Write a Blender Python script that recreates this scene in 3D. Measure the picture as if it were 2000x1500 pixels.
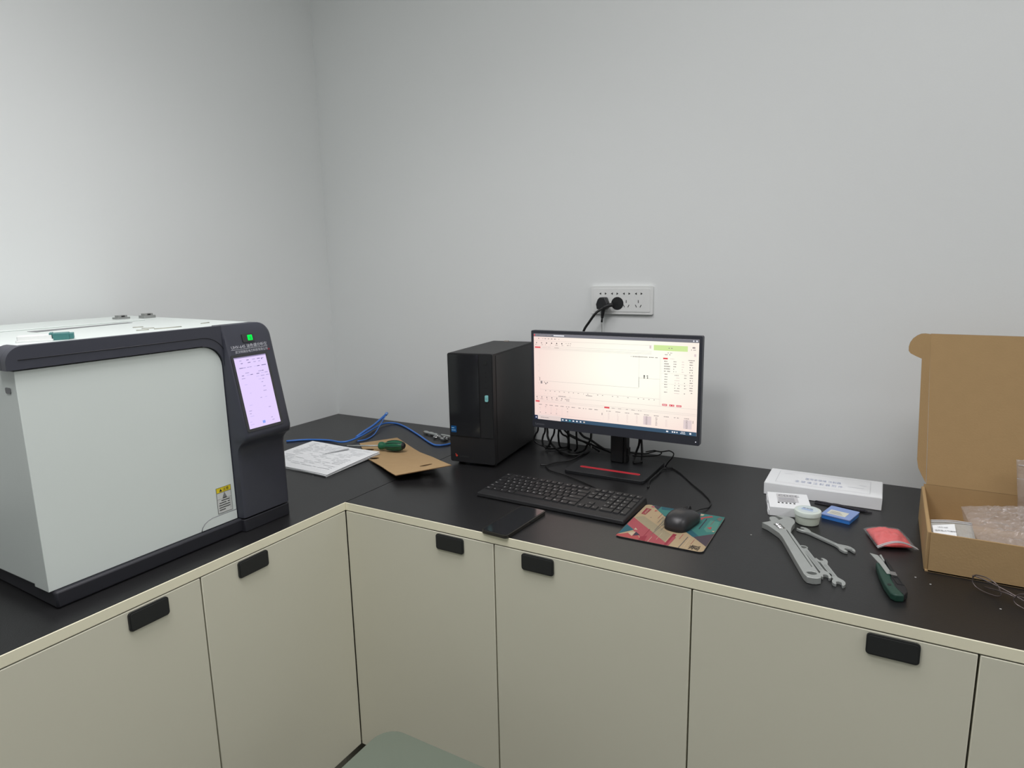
import bpy, bmesh, math, random
from mathutils import Matrix, Vector, noise
from mathutils.geometry import tessellate_polygon
PI = math.pi
R = math.radians
random.seed(7)
sc = bpy.context.scene
C = sc.collection
for o in list(bpy.data.objects):
    bpy.data.objects.remove(o)

# ------------------------------------------------------------------ camera
cam_data = bpy.data.cameras.new('camera'); cam = bpy.data.objects.new('camera', cam_data); C.objects.link(cam)
cam_data.sensor_width = 36.0; cam_data.lens = 22.772; cam_data.clip_start = 0.02
cam.matrix_world = (Matrix.Translation((1.9173, -1.8852, 1.3789)) @ Matrix.Rotation(R(30.095), 4, 'Z')
                    @ Matrix.Rotation(R(79.718), 4, 'X') @ Matrix.Rotation(R(-1.1603), 4, 'Z'))
sc.camera = cam
# ------------------------------------------------------------------ world, exposure
w = bpy.data.worlds.new('world'); sc.world = w; w.use_nodes = True
w.node_tree.nodes['Background'].inputs[0].default_value = (0.8, 0.88, 1.0, 1)
w.node_tree.nodes['Background'].inputs[1].default_value = 0.0
sc.view_settings.view_transform = 'Standard'; sc.view_settings.look = 'None'
sc.view_settings.gamma = 1.0; sc.view_settings.use_curve_mapping = False
sc.view_settings.exposure = 0.07
# ceiling lamp panels of the room: (x, y, watts); each beam's spread is fitted, no louvre is built
LAMPS = [(1.9, -1.2, 8.5, 180), (3.6, -1.2, 16.5, 180), (1.15, -2.0, 15.5, 180), (1.0, -1.2, 5.8, 110), (3.4, -2.4, 9.0, 110)]
LAMP_COL = (1.0, 0.975, 0.99)
for lx_, ly_, st_, sp_ in LAMPS:
    ld_ = bpy.data.lights.new('ceiling_lamp_light', 'AREA'); ld_.energy = st_; ld_.shape = 'SQUARE'; ld_.size = 0.58
    ld_.spread = math.radians(sp_); ld_.color = LAMP_COL
    lo_ = bpy.data.objects.new('ceiling_lamp_light', ld_); C.objects.link(lo_); lo_.location = (lx_, ly_, 2.715)

# ------------------------------------------------------------------ helpers
def s2l(c):
    return tuple((v / 12.92 if v <= 0.04045 else ((v + 0.055) / 1.055) ** 2.4) for v in [x / 255 for x in c])
MATS = {}
def mat(name, rgb, rough=0.5, metal=0.0, var=0.06, nscale=30.0, bump=0.0, bscale=200.0, spec=0.5, alpha=1.0, trans=0.0, coat=0.0, emit=None):
    """procedural Principled material, colour given in sRGB 0-255"""
    if name in MATS: return MATS[name]
    m = bpy.data.materials.new(name); m.use_nodes = True; MATS[name] = m
    nt = m.node_tree; b = nt.nodes['Principled BSDF']
    c = s2l(rgb)
    tc = nt.nodes.new('ShaderNodeTexCoord')
    n = nt.nodes.new('ShaderNodeTexNoise'); n.inputs['Scale'].default_value = nscale; n.inputs['Detail'].default_value = 3
    nt.links.new(tc.outputs['Object'], n.inputs['Vector'])
    mx = nt.nodes.new('ShaderNodeMix'); mx.data_type = 'RGBA'
    mx.inputs['A'].default_value = (*[v * (1 - var) for v in c], 1); mx.inputs['B'].default_value = (*[min(1, v * (1 + var)) for v in c], 1)
    nt.links.new(n.outputs['Fac'], mx.inputs['Factor']); nt.links.new(mx.outputs['Result'], b.inputs['Base Color'])
    b.inputs['Roughness'].default_value = rough; b.inputs['Metallic'].default_value = metal
    b.inputs['Specular IOR Level'].default_value = spec; b.inputs['Alpha'].default_value = alpha
    b.inputs['Transmission Weight'].default_value = trans; b.inputs['Coat Weight'].default_value = coat
    if emit:
        b.inputs['Emission Color'].default_value = (*s2l(emit[0]), 1); b.inputs['Emission Strength'].default_value = emit[1]
    if bump:
        n2 = nt.nodes.new('ShaderNodeTexNoise'); n2.inputs['Scale'].default_value = bscale; n2.inputs['Detail'].default_value = 4
        nt.links.new(tc.outputs['Object'], n2.inputs['Vector'])
        bp = nt.nodes.new('ShaderNodeBump'); bp.inputs['Strength'].default_value = bump; bp.inputs['Distance'].default_value = 0.002
        nt.links.new(n2.outputs['Fac'], bp.inputs['Height']); nt.links.new(bp.outputs['Normal'], b.inputs['Normal'])
    return m
def glow(name, rgb, strength=1.0):
    """something that gives off light by itself: lamp, lit screen"""
    if name in MATS: return MATS[name]
    m = bpy.data.materials.new(name); m.use_nodes = True; MATS[name] = m
    nt = m.node_tree; nt.nodes.clear()
    o = nt.nodes.new('ShaderNodeOutputMaterial'); e = nt.nodes.new('ShaderNodeEmission')
    e.inputs[0].default_value = (*s2l(rgb), 1); e.inputs[1].default_value = strength
    nt.links.new(e.outputs[0], o.inputs[0]); return m

def BM(): return bmesh.new()
def quad(bm, pts, mi=0):
    f = bm.faces.new([bm.verts.new(p) for p in pts]); f.material_index = mi; return f
def box(bm, x0, x1, y0, y1, z0, z1, mi=0, M=None):
    v = [bm.verts.new((x, y, z)) for z in (z0, z1) for x, y in ((x0, y0), (x1, y0), (x1, y1), (x0, y1))]
    if M is not None:
        for q in v: q.co = M @ q.co
    for idx in ((3, 2, 1, 0), (4, 5, 6, 7), (0, 1, 5, 4), (1, 2, 6, 5), (2, 3, 7, 6), (3, 0, 4, 7)):
        f = bm.faces.new([v[i] for i in idx]); f.material_index = mi
AX = {'z': lambda a, b, h: (a, b, h), 'x': lambda a, b, h: (h, a, b), 'y': lambda a, b, h: (a, h, b)}
def area2(p): return sum(p[i][0] * p[(i + 1) % len(p)][1] - p[(i + 1) % len(p)][0] * p[i][1] for i in range(len(p)))
def prism(bm, pts, h0, h1, axis='z', mi=0, M=None, holes=(), side_mi=None):
    """extrude a flat outline (with optional holes) between two heights along an axis"""
    fn = AX[axis]; loops = [list(pts)] + [list(h) for h in holes]
    if area2(loops[0]) < 0: loops[0].reverse()
    for h in loops[1:]:
        if area2(h) > 0: h.reverse()
    lo, hi = [], []
    for L in loops:
        for a, b in L:
            for arr, h in ((lo, h0), (hi, h1)):
                co = Vector(fn(a, b, h)); co = M @ co if M is not None else co
                arr.append(bm.verts.new(co))
    tris = tessellate_polygon([[Vector((a, b, 0)) for a, b in L] for L in loops])
    flat = [q for L in loops for q in L]
    for t in tris:
        t = list(t)
        if area2([flat[i] for i in t]) < 0: t.reverse()
        try:
            f = bm.faces.new([hi[i] for i in t]); f.material_index = mi
            f = bm.faces.new([lo[i] for i in reversed(t)]); f.material_index = mi
        except ValueError: pass
    k = 0
    for L in loops:
        n = len(L)
        for i in range(n):
            a, b = k + i, k + (i + 1) % n
            f = bm.faces.new([lo[a], lo[b], hi[b], hi[a]]); f.material_index = mi if side_mi is None else side_mi
        k += n
def rrect(x0, x1, y0, y1, r, n=5):
    out = []
    for cx, cy, a0 in ((x1 - r, y0 + r, -90), (x1 - r, y1 - r, 0), (x0 + r, y1 - r, 90), (x0 + r, y0 + r, 180)):
        for i in range(n + 1):
            a = R(a0 + 90 * i / n); out.append((cx + r * math.cos(a), cy + r * math.sin(a)))
    return out
def ell(cx, cy, rx, ry, n=16, rot=0):
    c, s = math.cos(rot), math.sin(rot)
    return [(cx + c * rx * math.cos(2 * PI * i / n) - s * ry * math.sin(2 * PI * i / n),
             cy + s * rx * math.cos(2 * PI * i / n) + c * ry * math.sin(2 * PI * i / n)) for i in range(n)]
def spline(pts, k=6):
    pts = [Vector(p) for p in pts]
    if len(pts) < 3: return pts
    P = [2 * pts[0] - pts[1]] + pts + [2 * pts[-1] - pts[-2]]; out = []
    for i in range(1, len(P) - 2):
        for j in range(k):
            t = j / k; a, b, c, d = P[i - 1], P[i], P[i + 1], P[i + 2]
            out.append(0.5 * ((2 * b) + (c - a) * t + (2 * a - 5 * b + 4 * c - d) * t * t + (3 * b - a - 3 * c + d) * t ** 3))
    return out + [pts[-1]]
def tube(bm, pts, r, n=8, mi=0, smooth=True, k=6, closed=False):
    P = spline(pts, k) if smooth else [Vector(p) for p in pts]
    m = len(P); rings = []; up = Vector((0.13, 0.21, 1)).normalized()
    for i in range(m):
        if closed: d = P[(i + 1) % m] - P[i - 1]
        else: d = P[min(i + 1, m - 1)] - P[max(i - 1, 0)]
        if d.length < 1e-9: d = Vector((1, 0, 0))
        d.normalize(); a = d.cross(up)
        if a.length < 1e-3: a = d.cross(Vector((1, 0, 0)))
        a.normalize(); b = a.cross(d).normalized()
        rr = r(i / (m - 1)) if callable(r) else r
        rings.append([bm.verts.new(P[i] + rr * (math.cos(2 * PI * j / n) * a + math.sin(2 * PI * j / n) * b)) for j in range(n)])
    for i in range(m if closed else m - 1):
        A, B = rings[i], rings[(i + 1) % m]
        for j in range(n):
            f = bm.faces.new([A[j], A[(j + 1) % n], B[(j + 1) % n], B[j]]); f.material_index = mi; f.smooth = True
    if not closed:
        f = bm.faces.new(rings[0]); f.material_index = mi
        f = bm.faces.new(list(reversed(rings[-1]))); f.material_index = mi
def lathe(bm, prof, n=32, M=None, mi=0, smooth=True):
    rings = []
    for r, z in prof:
        ring = []
        for j in range(n):
            co = Vector((r * math.cos(2 * PI * j / n), r * math.sin(2 * PI * j / n), z))
            ring.append(bm.verts.new(M @ co if M is not None else co))
        rings.append(ring)
    for A, B in zip(rings, rings[1:]):
        for j in range(n):
            f = bm.faces.new([A[j], A[(j + 1) % n], B[(j + 1) % n], B[j]]); f.material_index = mi; f.smooth = smooth
    f = bm.faces.new(list(reversed(rings[0]))); f.material_index = mi
    f = bm.faces.new(rings[-1]); f.material_index = mi
def text(bm, s, size, M, mi=0, align='LEFT', space=1.0):
    cu = bpy.data.curves.new('t', 'FONT'); cu.body = s; cu.size = size; cu.align_x = align; cu.resolution_u = 2
    cu.space_character = space
    o = bpy.data.objects.new('t', cu); C.objects.link(o)
    me = bpy.data.meshes.new_from_object(o)
    vs = [bm.verts.new(M @ v.co) for v in me.vertices]
    for p in me.polygons:
        try:
            f = bm.faces.new([vs[i] for i in p.vertices]); f.material_index = mi
        except ValueError: pass
    wd = max([v.co.x for v in me.vertices] or [0])
    bpy.data.objects.remove(o); bpy.data.curves.remove(cu); bpy.data.meshes.remove(me)
    return wd
def frame(o, ex, ey):
    """matrix whose x axis is ex, y axis is ey, at o"""
    ex = Vector(ex).normalized(); ey = Vector(ey).normalized(); ez = ex.cross(ey)
    return Matrix(((ex.x, ey.x, ez.x, o[0]), (ex.y, ey.y, ez.y, o[1]), (ex.z, ey.z, ez.z, o[2]), (0, 0, 0, 1)))

def wm(o):
    m = Matrix.LocRotScale(o.location, o.rotation_euler, o.scale)
    return wm(o.parent) @ m if o.parent else m
def tag(o, label=None, cat=None, group=None, kind=None):
    if label: o['label'] = label
    if cat: o['category'] = cat
    if group: o['group'] = group
    if kind: o['kind'] = kind
    return o
def thing(name, label, cat, loc, rotz=0, group=None):
    o = bpy.data.objects.new(name, None); C.objects.link(o); o.empty_display_size = 0.05
    o.location = loc; o.rotation_euler = (0, 0, rotz); return tag(o, label, cat, group)
def mk(name, bm, mats, parent=None, local=False, bevel=0, seg=2, smooth=False, label=None, kind=None, weld=True, angle=30):
    """link a bmesh as ONE object; coordinates are world unless local; a parentless object gets its origin at its base"""
    if weld: bmesh.ops.remove_doubles(bm, verts=bm.verts, dist=1e-6)
    bmesh.ops.recalc_face_normals(bm, faces=bm.faces) if weld else None
    loc = None
    if parent is not None and not local: bm.transform(wm(parent).inverted())
    if parent is None:
        xs = [v.co for v in bm.verts]
        loc = Vector(((min(c.x for c in xs) + max(c.x for c in xs)) / 2, (min(c.y for c in xs) + max(c.y for c in xs)) / 2, min(c.z for c in xs)))
        bm.transform(Matrix.Translation(-loc))
    me = bpy.data.meshes.new(name); bm.to_mesh(me); bm.free()
    for m in (mats if isinstance(mats, (list, tuple)) else [mats]): me.materials.append(m)
    o = bpy.data.objects.new(name, me); C.objects.link(o)
    if parent is not None: o.parent = parent
    if loc is not None: o.location = loc
    if smooth:
        for p in me.polygons: p.use_smooth = True
        me.set_sharp_from_angle(angle=R(angle))
    if bevel:
        b = o.modifiers.new('bevel', 'BEVEL'); b.width = bevel; b.segments = seg; b.limit_method = 'ANGLE'; b.angle_limit = R(40)
        b.harden_normals = False
        for p in me.polygons: p.use_smooth = True
        me.set_sharp_from_angle(angle=R(angle)) if not smooth else None
    if label: o['label'] = label
    if kind: o['kind'] = kind
    return o

# ------------------------------------------------------------------ materials
M_wall = mat('wall_paint', (226, 229, 228), 0.75, var=0.012, nscale=2.5, bump=0.06, bscale=260, spec=0.25)
M_ceil = mat('ceiling_paint', (235, 236, 234), 0.8, var=0.01)
M_floor = mat('floor_vinyl', (120, 122, 116), 0.45, var=0.08, nscale=8)
M_top = mat('black_worktop', (28, 28, 29), 0.34, var=0.16, nscale=5, bump=0.10, bscale=500, spec=0.5)
M_edge = mat('cream_edging', (236, 232, 206), 0.45, var=0.03, nscale=20)
M_door = mat('cream_laminate', (209, 207, 189), 0.5, var=0.02, nscale=3, spec=0.35)
M_toe = mat('grey_toe_board', (128, 126, 112), 0.6)
M_carc = mat('cream_board', (190, 186, 166), 0.6)
M_black = mat('black_plastic', (31, 32, 34), 0.42, var=0.08, bump=0.1, bscale=900)
M_black2 = mat('matte_black_plastic', (24, 24, 26), 0.6, var=0.08, bump=0.1, bscale=900)
M_pull = mat('black_pull_plastic', (27, 29, 29), 0.6, var=0.05)
M_gloss = mat('glossy_black_plastic', (36, 37, 39), 0.10, var=0.05, spec=0.9)
M_navy = mat('dark_slate_plastic', (58, 60, 70), 0.45, var=0.04, bump=0.08, bscale=900)
M_navyd = mat('dark_plastic_groove_shade', (30, 31, 38), 0.6)  # plinth and foot are this dark; the groove's shade is painted with it
M_white = mat('white_enamel', (216, 224, 220), 0.38, var=0.015, nscale=4, spec=0.4)
M_whitep = mat('white_plastic', (226, 228, 226), 0.4, var=0.01)
M_paper = mat('white_paper', (236, 238, 239), 0.8, var=0.02, spec=0.2)
M_card = mat('kraft_cardboard', (174, 146, 108), 0.85, var=0.05, nscale=60, bump=0.15, bscale=300, spec=0.2)
M_cardin = mat('kraft_cardboard_box', (170, 142, 102), 0.85, var=0.04, nscale=40, bump=0.12, bscale=300, spec=0.2)
M_cardcore = mat('corrugated_edge', (120, 92, 60), 0.9, var=0.25, nscale=400)
M_cable = mat('black_cable', (20, 20, 21), 0.5)
M_blue = mat('blue_cable', (58, 116, 200), 0.4, var=0.05)
M_steel = mat('satin_steel', (176, 180, 177), 0.36, metal=0.45, var=0.05, nscale=60, bump=0.2, bscale=600)
M_chrome = mat('chrome', (205, 205, 205), 0.15, metal=1.0, var=0.03)
M_ink = mat('black_ink', (30, 30, 32), 0.6)
M_greyink = mat('grey_ink', (120, 122, 124), 0.6)
M_red = mat('red_ink', (190, 40, 55), 0.5)
M_green = mat('green_rubber', (22, 92, 62), 0.4, var=0.06)
M_greenk = mat('dark_green_plastic', (24, 60, 49), 0.45, var=0.06)

# ------------------------------------------------------------------ room shell
RX, RY, RZ = 4.4, -4.6, 2.75
def slab(name, b, m):
    bm = BM(); box(bm, *b); return mk(name, bm, m, kind='structure')
slab('floor', (0, RX, RY, 0, -0.06, 0), M_floor)
slab('ceiling', (0, RX, RY, 0, RZ, RZ + 0.06), M_ceil)
slab('wall_left', (-0.08, 0, RY - .08, 0.08, -0.06, RZ + .06), M_wall)
slab('wall_back', (0, RX, 0, 0.08, -0.06, RZ + .06), M_wall)
slab('wall_right', (RX, RX + .08, RY - .08, 0.08, -0.06, RZ + .06), M_wall)
slab('wall_front', (0, RX, RY - .08, RY, -0.06, RZ + .06), M_wall)
lampbody = mat('lamp_frame', (235, 235, 235), 0.4)
for lx, ly, st, sp in LAMPS:
    t = thing('ceiling_light', 'square flat ceiling light panel outside the view at x %.1f' % lx, 'lamp', (lx, ly, RZ - .03), group='ceiling light panels')
    t['label'] = 'flat square white ceiling light panel ' + {(1.9, -1.2): 'above the keyboard side of the bench', (3.6, -1.2): 'above the far right end of the bench', (1.15, -2.0): 'above the stool, nearest the left bench', (1.0, -1.2): 'above the white analyser', (3.4, -2.4): 'in the middle of the room to the right'}[(lx, ly)]
    bm = BM(); box(bm, lx - .31, lx + .31, ly - .31, ly + .31, RZ - .02, RZ); mk('frame', bm, lampbody, t, bevel=.003)
    bm = BM(); box(bm, lx - .295, lx + .295, ly - .295, ly + .295, RZ - .026, RZ - .0195)
    gm = glow('lamp_panel', (255, 255, 255), 1.0)
    mk('diffuser', bm, gm, t)

# ------------------------------------------------------------------ worktops
ZT = 0.8; XD = 0.7645; YD = -0.75
def worktop(name, label, pts, strip, seam):
    t = thing(name, label, 'worktop', (sum(p[0] for p in pts) / len(pts), sum(p[1] for p in pts) / len(pts), .779))
    bm = BM(); prism(bm, pts, .781, ZT); mk('surface', bm, M_top, t, bevel=.0006, seg=1)
    bm = BM(); box(bm, *strip); mk('edge_strip', bm, M_edge, t, bevel=.0015, label='cream edge strip')
    return t
worktop('worktop', 'matte black worktop along the left wall, under the white analyser', [(0.001, -0.001), (.7622, -.001), (.7622, -3.2), (.001, -3.2)],
        (.7622, XD, -3.2, YD + .0024, .7795, ZT + .0004), 0)
worktop('worktop', 'matte black worktop along the back wall, under the computer and tools', [(.7636, -.001), (RX - .002, -.001), (RX - .002, YD + .0025), (.7636, YD + .0025)],
        (.7646, RX - .002, YD, YD + .0025, .7795, ZT + .0004), 0)

# ------------------------------------------------------------------ base cabinets
def pull(parent, along, c, facing):
    """black finger pull standing a little proud of a door"""
    bm = BM(); x0, x1 = c - .038, c + .038
    o = rrect(x0, x1, .7375, .7745, .006)
    i = rrect(x0 + .0025, x1 - .0025, .7400, .7720, .005)
    if facing == 'y':
        prism(bm, o, YD - .0042, YD - .0002, 'y'); prism(bm, i, YD - .0055, YD - .004, 'y')
    else:
        prism(bm, o, XD + .0002, XD + .0042, 'x'); prism(bm, i, XD + .004, XD + .0055, 'x')
    return mk('handle', bm, M_pull, parent, bevel=.0012, label='black rectangular pull')
def cabinet(label, facing, spans, pulls, group=None):
    a0, a1 = spans[0][0], spans[-1][1]; g = .0016
    if facing == 'y':
        t = thing('base_cabinet', label, 'cabinet', ((a0 + a1) / 2, -.38, 0))
        bm = BM(); box(bm, a0 + .0008, a1 - .0008, YD + .0195, -.01, .1, .778); mk('body', bm, M_carc, t)
        bm = BM(); box(bm, a0 + .0008, a1 - .0008, YD + .06, -.02, 0, .0995); mk('toe_kick', bm, M_toe, t)
    else:
        t = thing('base_cabinet', label, 'cabinet', (.38, (a0 + a1) / 2, 0))
        bm = BM(); box(bm, .01, XD - .0195, a0 + .0008, a1 - .0008, .1, .778); mk('body', bm, M_carc, t)
        bm = BM(); box(bm, .02, XD - .06, a0 + .0008, a1 - .0008, 0, .0995); mk('toe_kick', bm, M_toe, t)
    for (s0, s1), p in zip(spans, pulls):
        bm = BM()
        if facing == 'y': box(bm, s0 + g, s1 - g, YD, YD + .019, .112, .7775)
        else: box(bm, XD - .019, XD, s0 + g, s1 - g, .112, .7775)
        d = mk('cabinet_door', bm, M_door, t, bevel=.0012)
        if p is not None: pull(d, None, p, facing)
    return t
cabinet('cream two-door base cabinet on the back wall below the keyboard and phone', 'y', [(.7642, 1.2046), (1.2046, 1.6391)], [1.087, 1.314])
cabinet('cream two-door base cabinet on the back wall below the wrenches and open box', 'y', [(1.6391, 2.0787), (2.0787, 2.5183)], [1.965, 2.193])
cabinet('cream two-door base cabinet at the left wall below the white analyser', 'x', [(-1.5614, -1.1557), (-1.1557, -.7497)], [-1.265, -1.033])
cabinet('cream two-door base cabinet on the left wall at the picture edge, nearest the viewer', 'x', [(-2.3728, -1.9671), (-1.9671, -1.5614)], [-2.08, -1.854])
# blind corner unit behind both runs
t = thing('corner_cabinet', 'cream corner cabinet body hidden where the two worktops meet', 'cabinet', (.38, -.38, 0))
bm = BM(); box(bm, .01, XD - .0195, YD + .0005, -.01, .1, .778); mk('body', bm, M_carc, t)
bm = BM(); box(bm, .02, XD - .06, YD + .0005, -.02, 0, .0995); mk('toe_kick', bm, M_toe, t)
# ------------------------------------------------------------------ gas chromatograph (white analyser)
an = thing('oil_analyser', 'large white bench analyser with a slate front frame and a small lit touchscreen', 'instrument', (.37, -1.12, ZT))
bm = BM(); prism(bm, [(.09, -1.365), (.69, -1.378), (.69, -.995), (.66, -.875), (.09, -.845)], ZT + .0004, .8318); mk('base_plinth', bm, M_navyd, an, bevel=.004)
bm = BM(); prism(bm, [(.05, -1.380), (.652, -1.380), (.652, -.8735), (.05, -.826)], .833, 1.2400); mk('housing', bm, M_white, an, bevel=.002, seg=2)
bm = BM(); prism(bm, [(.05, -1.3815), (.6695, -1.3815), (.6695, -.8760), (.05, -.826)], 1.2290, 1.2640); mk('top_cover', bm, M_white, an, bevel=.009, seg=4)
# top hatch, recess and vents
bm = BM(); prism(bm, [(.10, -1.34), (.30, -1.32), (.30, -.93), (.10, -.90)], 1.2642, 1.2665); mk('top_hatch', bm, M_white, an, bevel=.0015)
bm = BM(); prism(bm, [(.392, -1.215), (.372, -1.11), (.352, -1.0), (.345, -.988), (.330, -.992), (.345, -1.10), (.352, -1.215)], 1.2641, 1.2646); mk('hatch_recess', bm, M_greyink, an)
M_ventd = mat('vent_shadow', (150, 152, 140), 0.7)
for a, b in (((.497, -1.076), (.506, -1.058)), ((.546, -1.085), (.560, -1.066)), ((.581, -1.117), (.590, -1.096)), ((.588, -1.083), (.592, -1.025)), ((.560, -.955), (.552, -.93))):
    bm = BM(); tube(bm, [(a[0], a[1], 1.2640), (b[0], b[1], 1.2640)], .0020, 6, smooth=False); mk('vent_slot', bm, M_ventd, an)
M_latch = mat('grey_latch', (148, 150, 148), 0.4, metal=.3)
for cx, cy in ((.216, -.942), (.216, -.874)):
    bm = BM(); prism(bm, rrect(cx - .013, cx + .013, cy - .017, cy + .017, .004), 1.2666 if cy < -.93 else 1.2642, 1.271)
    prism(bm, rrect(cx - .009, cx + .009, cy - .012, cy + .012, .003), 1.271, 1.276)
    l = mk('latch', bm, M_latch, an, bevel=.001)
    bm = BM(); box(bm, cx + .0088, cx + .0098, cy - .004, cy + .004, 1.272, 1.275); mk('latch_slot', bm, M_ink, l)
# white door
arc = lambda cx, cy, r, a0, a1, n=8: [(cx + r * math.cos(R(a0 + (a1 - a0) * i / n)), cy + r * math.sin(R(a0 + (a1 - a0) * i / n))) for i in range(n + 1)]
dp = [(-1.3835, .8325), (-.9985, .8325)] + arc(-1.0435, 1.180, .045, 0, 90) + [(-1.3835, 1.2250)]
bm = BM(); prism(bm, dp, .632, .680, 'x'); door = mk('front_door', bm, M_white, an, bevel=.0035, seg=3)
bm = BM(); prism(bm, rrect(.6435, .6605, 1.186, 1.196, .003), -1.3850, -1.3830, 'y'); mk('finger_notch', bm, M_greyink, door)
lp = [(-.9995, .8335), (-1.0870, .8335)] + [(-1.0845, .8405), (-1.0790, .8468), (-1.0700, .8515), (-1.0590, .8538), (-1.030, .8541), (-.9995, .8538)]
bm = BM(); prism(bm, lp, .6801, .6815, 'x'); mk('access_flap', bm, M_white, door, bevel=.0004, seg=1)
bm = BM(); tube(bm, [(.6805, y, z) for y, z in lp[1:]], .0011, 6, smooth=False); mk('flap_gap', bm, M_greyink, door)
# slate frame: bar over the door, fillet round its corner, then the screen column
bar = [(-1.396, 1.2275)] + list(reversed(arc(-1.368, 1.2385, .028, 90, 180))) + [(-.9975, 1.2665), (-.9975, 1.180)] + arc(-1.0435, 1.180, .0462, 2, 90) + [(-1.0445, 1.2275)]
bm = BM(); prism(bm, bar, .6705, .6865, 'x'); mk('frame_bar', bm, M_navy, an, bevel=.004, seg=3)
oa = list(reversed(arc(-1.368, 1.2385, .028, 90, 180))); ia = arc(-1.368, 1.2385, .0155, 90, 180)
wr = [(-1.396, 1.2275)] + oa + ia + [(-1.3835, 1.2275)]
bm = BM(); prism(bm, wr, .634, .6705, 'x'); mk('frame_corner', bm, M_navy, an, bevel=.001)
bm = BM(); tube(bm, [(.6866, -1.378, 1.2438), (.6866, -1.0479, 1.2448)] + [(.6866, a, b) for a, b in reversed(arc(-1.042, 1.192, .0525, 25, 90))], .0009, 6, smooth=False)
mk('frame_groove', bm, M_navyd, an)
def colx(z):
    pts = [(.80, .700), (.983, .700), (.995, .7040), (1.006, .7150), (1.013, .727), (1.021, .7345), (1.030, .7352), (1.2665, .686)]
    for (a, xa), (b, xb) in zip(pts, pts[1:]):
        if z <= b: return xa + (xb - xa) * (z - a) / (b - a)
    return pts[-1][1]
def column(z0, z1, zs):
    bm = BM(); yl, yr, r = -.9970, -.8665, .030; rows = []
    for z in zs:
        e = 0
        if z > z1 - r and z1 > 1.2: e = r - math.sqrt(max(0, r * r - (z - (z1 - r)) ** 2))
        rr = yr - e - (.006 if z > 1.015 else 0); x = colx(z)
        row = [(.656, yl, z), (min(x, .6862), yl, z), (min(x, .6862) + max(0, x - .6862) * .85, -.9945, z), (x - .05 * max(0, x - .6862), -.9915, z), (x, -.986, z), (x, rr - .008, z), (x - .0025, rr - .002, z), (x - .008, rr, z), (.656, rr, z)]
        rows.append([bm.verts.new(p) for p in row])
    n = len(rows[0])
    for A, B in zip(rows, rows[1:]):
        for j in range(n): bm.faces.new([A[j], A[(j + 1) % n], B[(j + 1) % n], B[j]])
    bm.faces.new(list(reversed(rows[0]))); bm.faces.new(rows[-1]); return bm
zs = [.8335 + .1495 * i / 4 for i in range(5)] + [.989, .995, 1.001, 1.006, 1.013, 1.021, 1.026, 1.030, 1.08, 1.14, 1.20, 1.2365] + [1.2665 - .030 + .030 * math.sin(R(a)) for a in range(10, 91, 10)]
col = mk('screen_column', column(.8335, 1.2665, zs), M_navy, an, smooth=True, angle=50)
bm = column(.8004, .8295, [.8004, .8295]); mk('column_foot', bm, M_navyd, an, bevel=.0015)
tl = (.686 - .7352) / (1.2665 - 1.030)
EY = Vector((tl, 0, 1)).normalized()
def face(y, z, off=.0005):
    nrm = Vector((0, 1, 0)).cross(EY); p = Vector((colx(z), y, z)) + nrm * off
    return frame(p, (0, 1, 0), EY)
# touchscreen: bezel then lit display with its small print
G_scr = glow('analyser_screen_light', (226, 208, 250), 1.0)
G_scr2 = [glow('screen_%s' % n, c, 1.0) for n, c in (('grey', (170, 160, 205)), ('dark', (110, 105, 150)), ('blue', (140, 165, 245)), ('pale', (205, 192, 240)), ('bar', (150, 140, 175)))]
bm = BM(); prism(bm, rrect(-.0060, .0895, -.0060, .1640, .004), 0, .0010, M=face(-.985, 1.041, .0001)); bz = mk('screen_bezel', bm, M_gloss, col)
bm = BM(); prism(bm, [(0, 0), (.083, 0), (.083, .158), (0, .158)], 0, .0004, M=face(-.985, 1.041, .0012)); mk('screen_display', bm, G_scr, bz, label='lit lilac touch display')
bm = BM(); Ms = face(-.985, 1.041, .0018)
def pr(bm, x0, x1, y0, y1, mi, M): quad(bm, [M @ Vector(p) for p in ((x0, y0, 0), (x1, y0, 0), (x1, y1, 0), (x0, y1, 0))], mi)
pr(bm, 0, .083, .1555, .158, 4, Ms)
rnd = random.Random(3)
for row, (yy, xs) in enumerate([(.149, (.012, .03, .045, .058, .07)), (.143, (.014, .032, .047, .06)), (.133, (.008, .016, .028, .034, .046, .054, .066, .072)), (.121, (.02, .054, .064)), (.116, (.01, .022, .032, .048, .06, .07)), (.110, (.008, .046, .058, .072)), (.103, (.05, .06)),
                            (.096, (.012, .056)), (.086, (.058,)), (.076, (.02, .056)), (.062, (.044, .056)), (.05, (.012,)), (.038, (.008, .06)), (.032, (.008,)), (.026, (.008,)), (.014, (.004, .06)), (.008, (.004, .062))]):
    for x in xs:
        ln = rnd.uniform(.004, .010); pr(bm, x, x + ln, yy, yy + .0014, rnd.choice((0, 0, 3, 1)) if yy > .1 else rnd.choice((0, 3)), Ms)
pr(bm, .036, .043, .006, .012, 2, Ms); pr(bm, .069, .0715, .147, .150, 1, Ms)
mk('screen_print', bm, G_scr2, bz, weld=False, kind='stuff')
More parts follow.
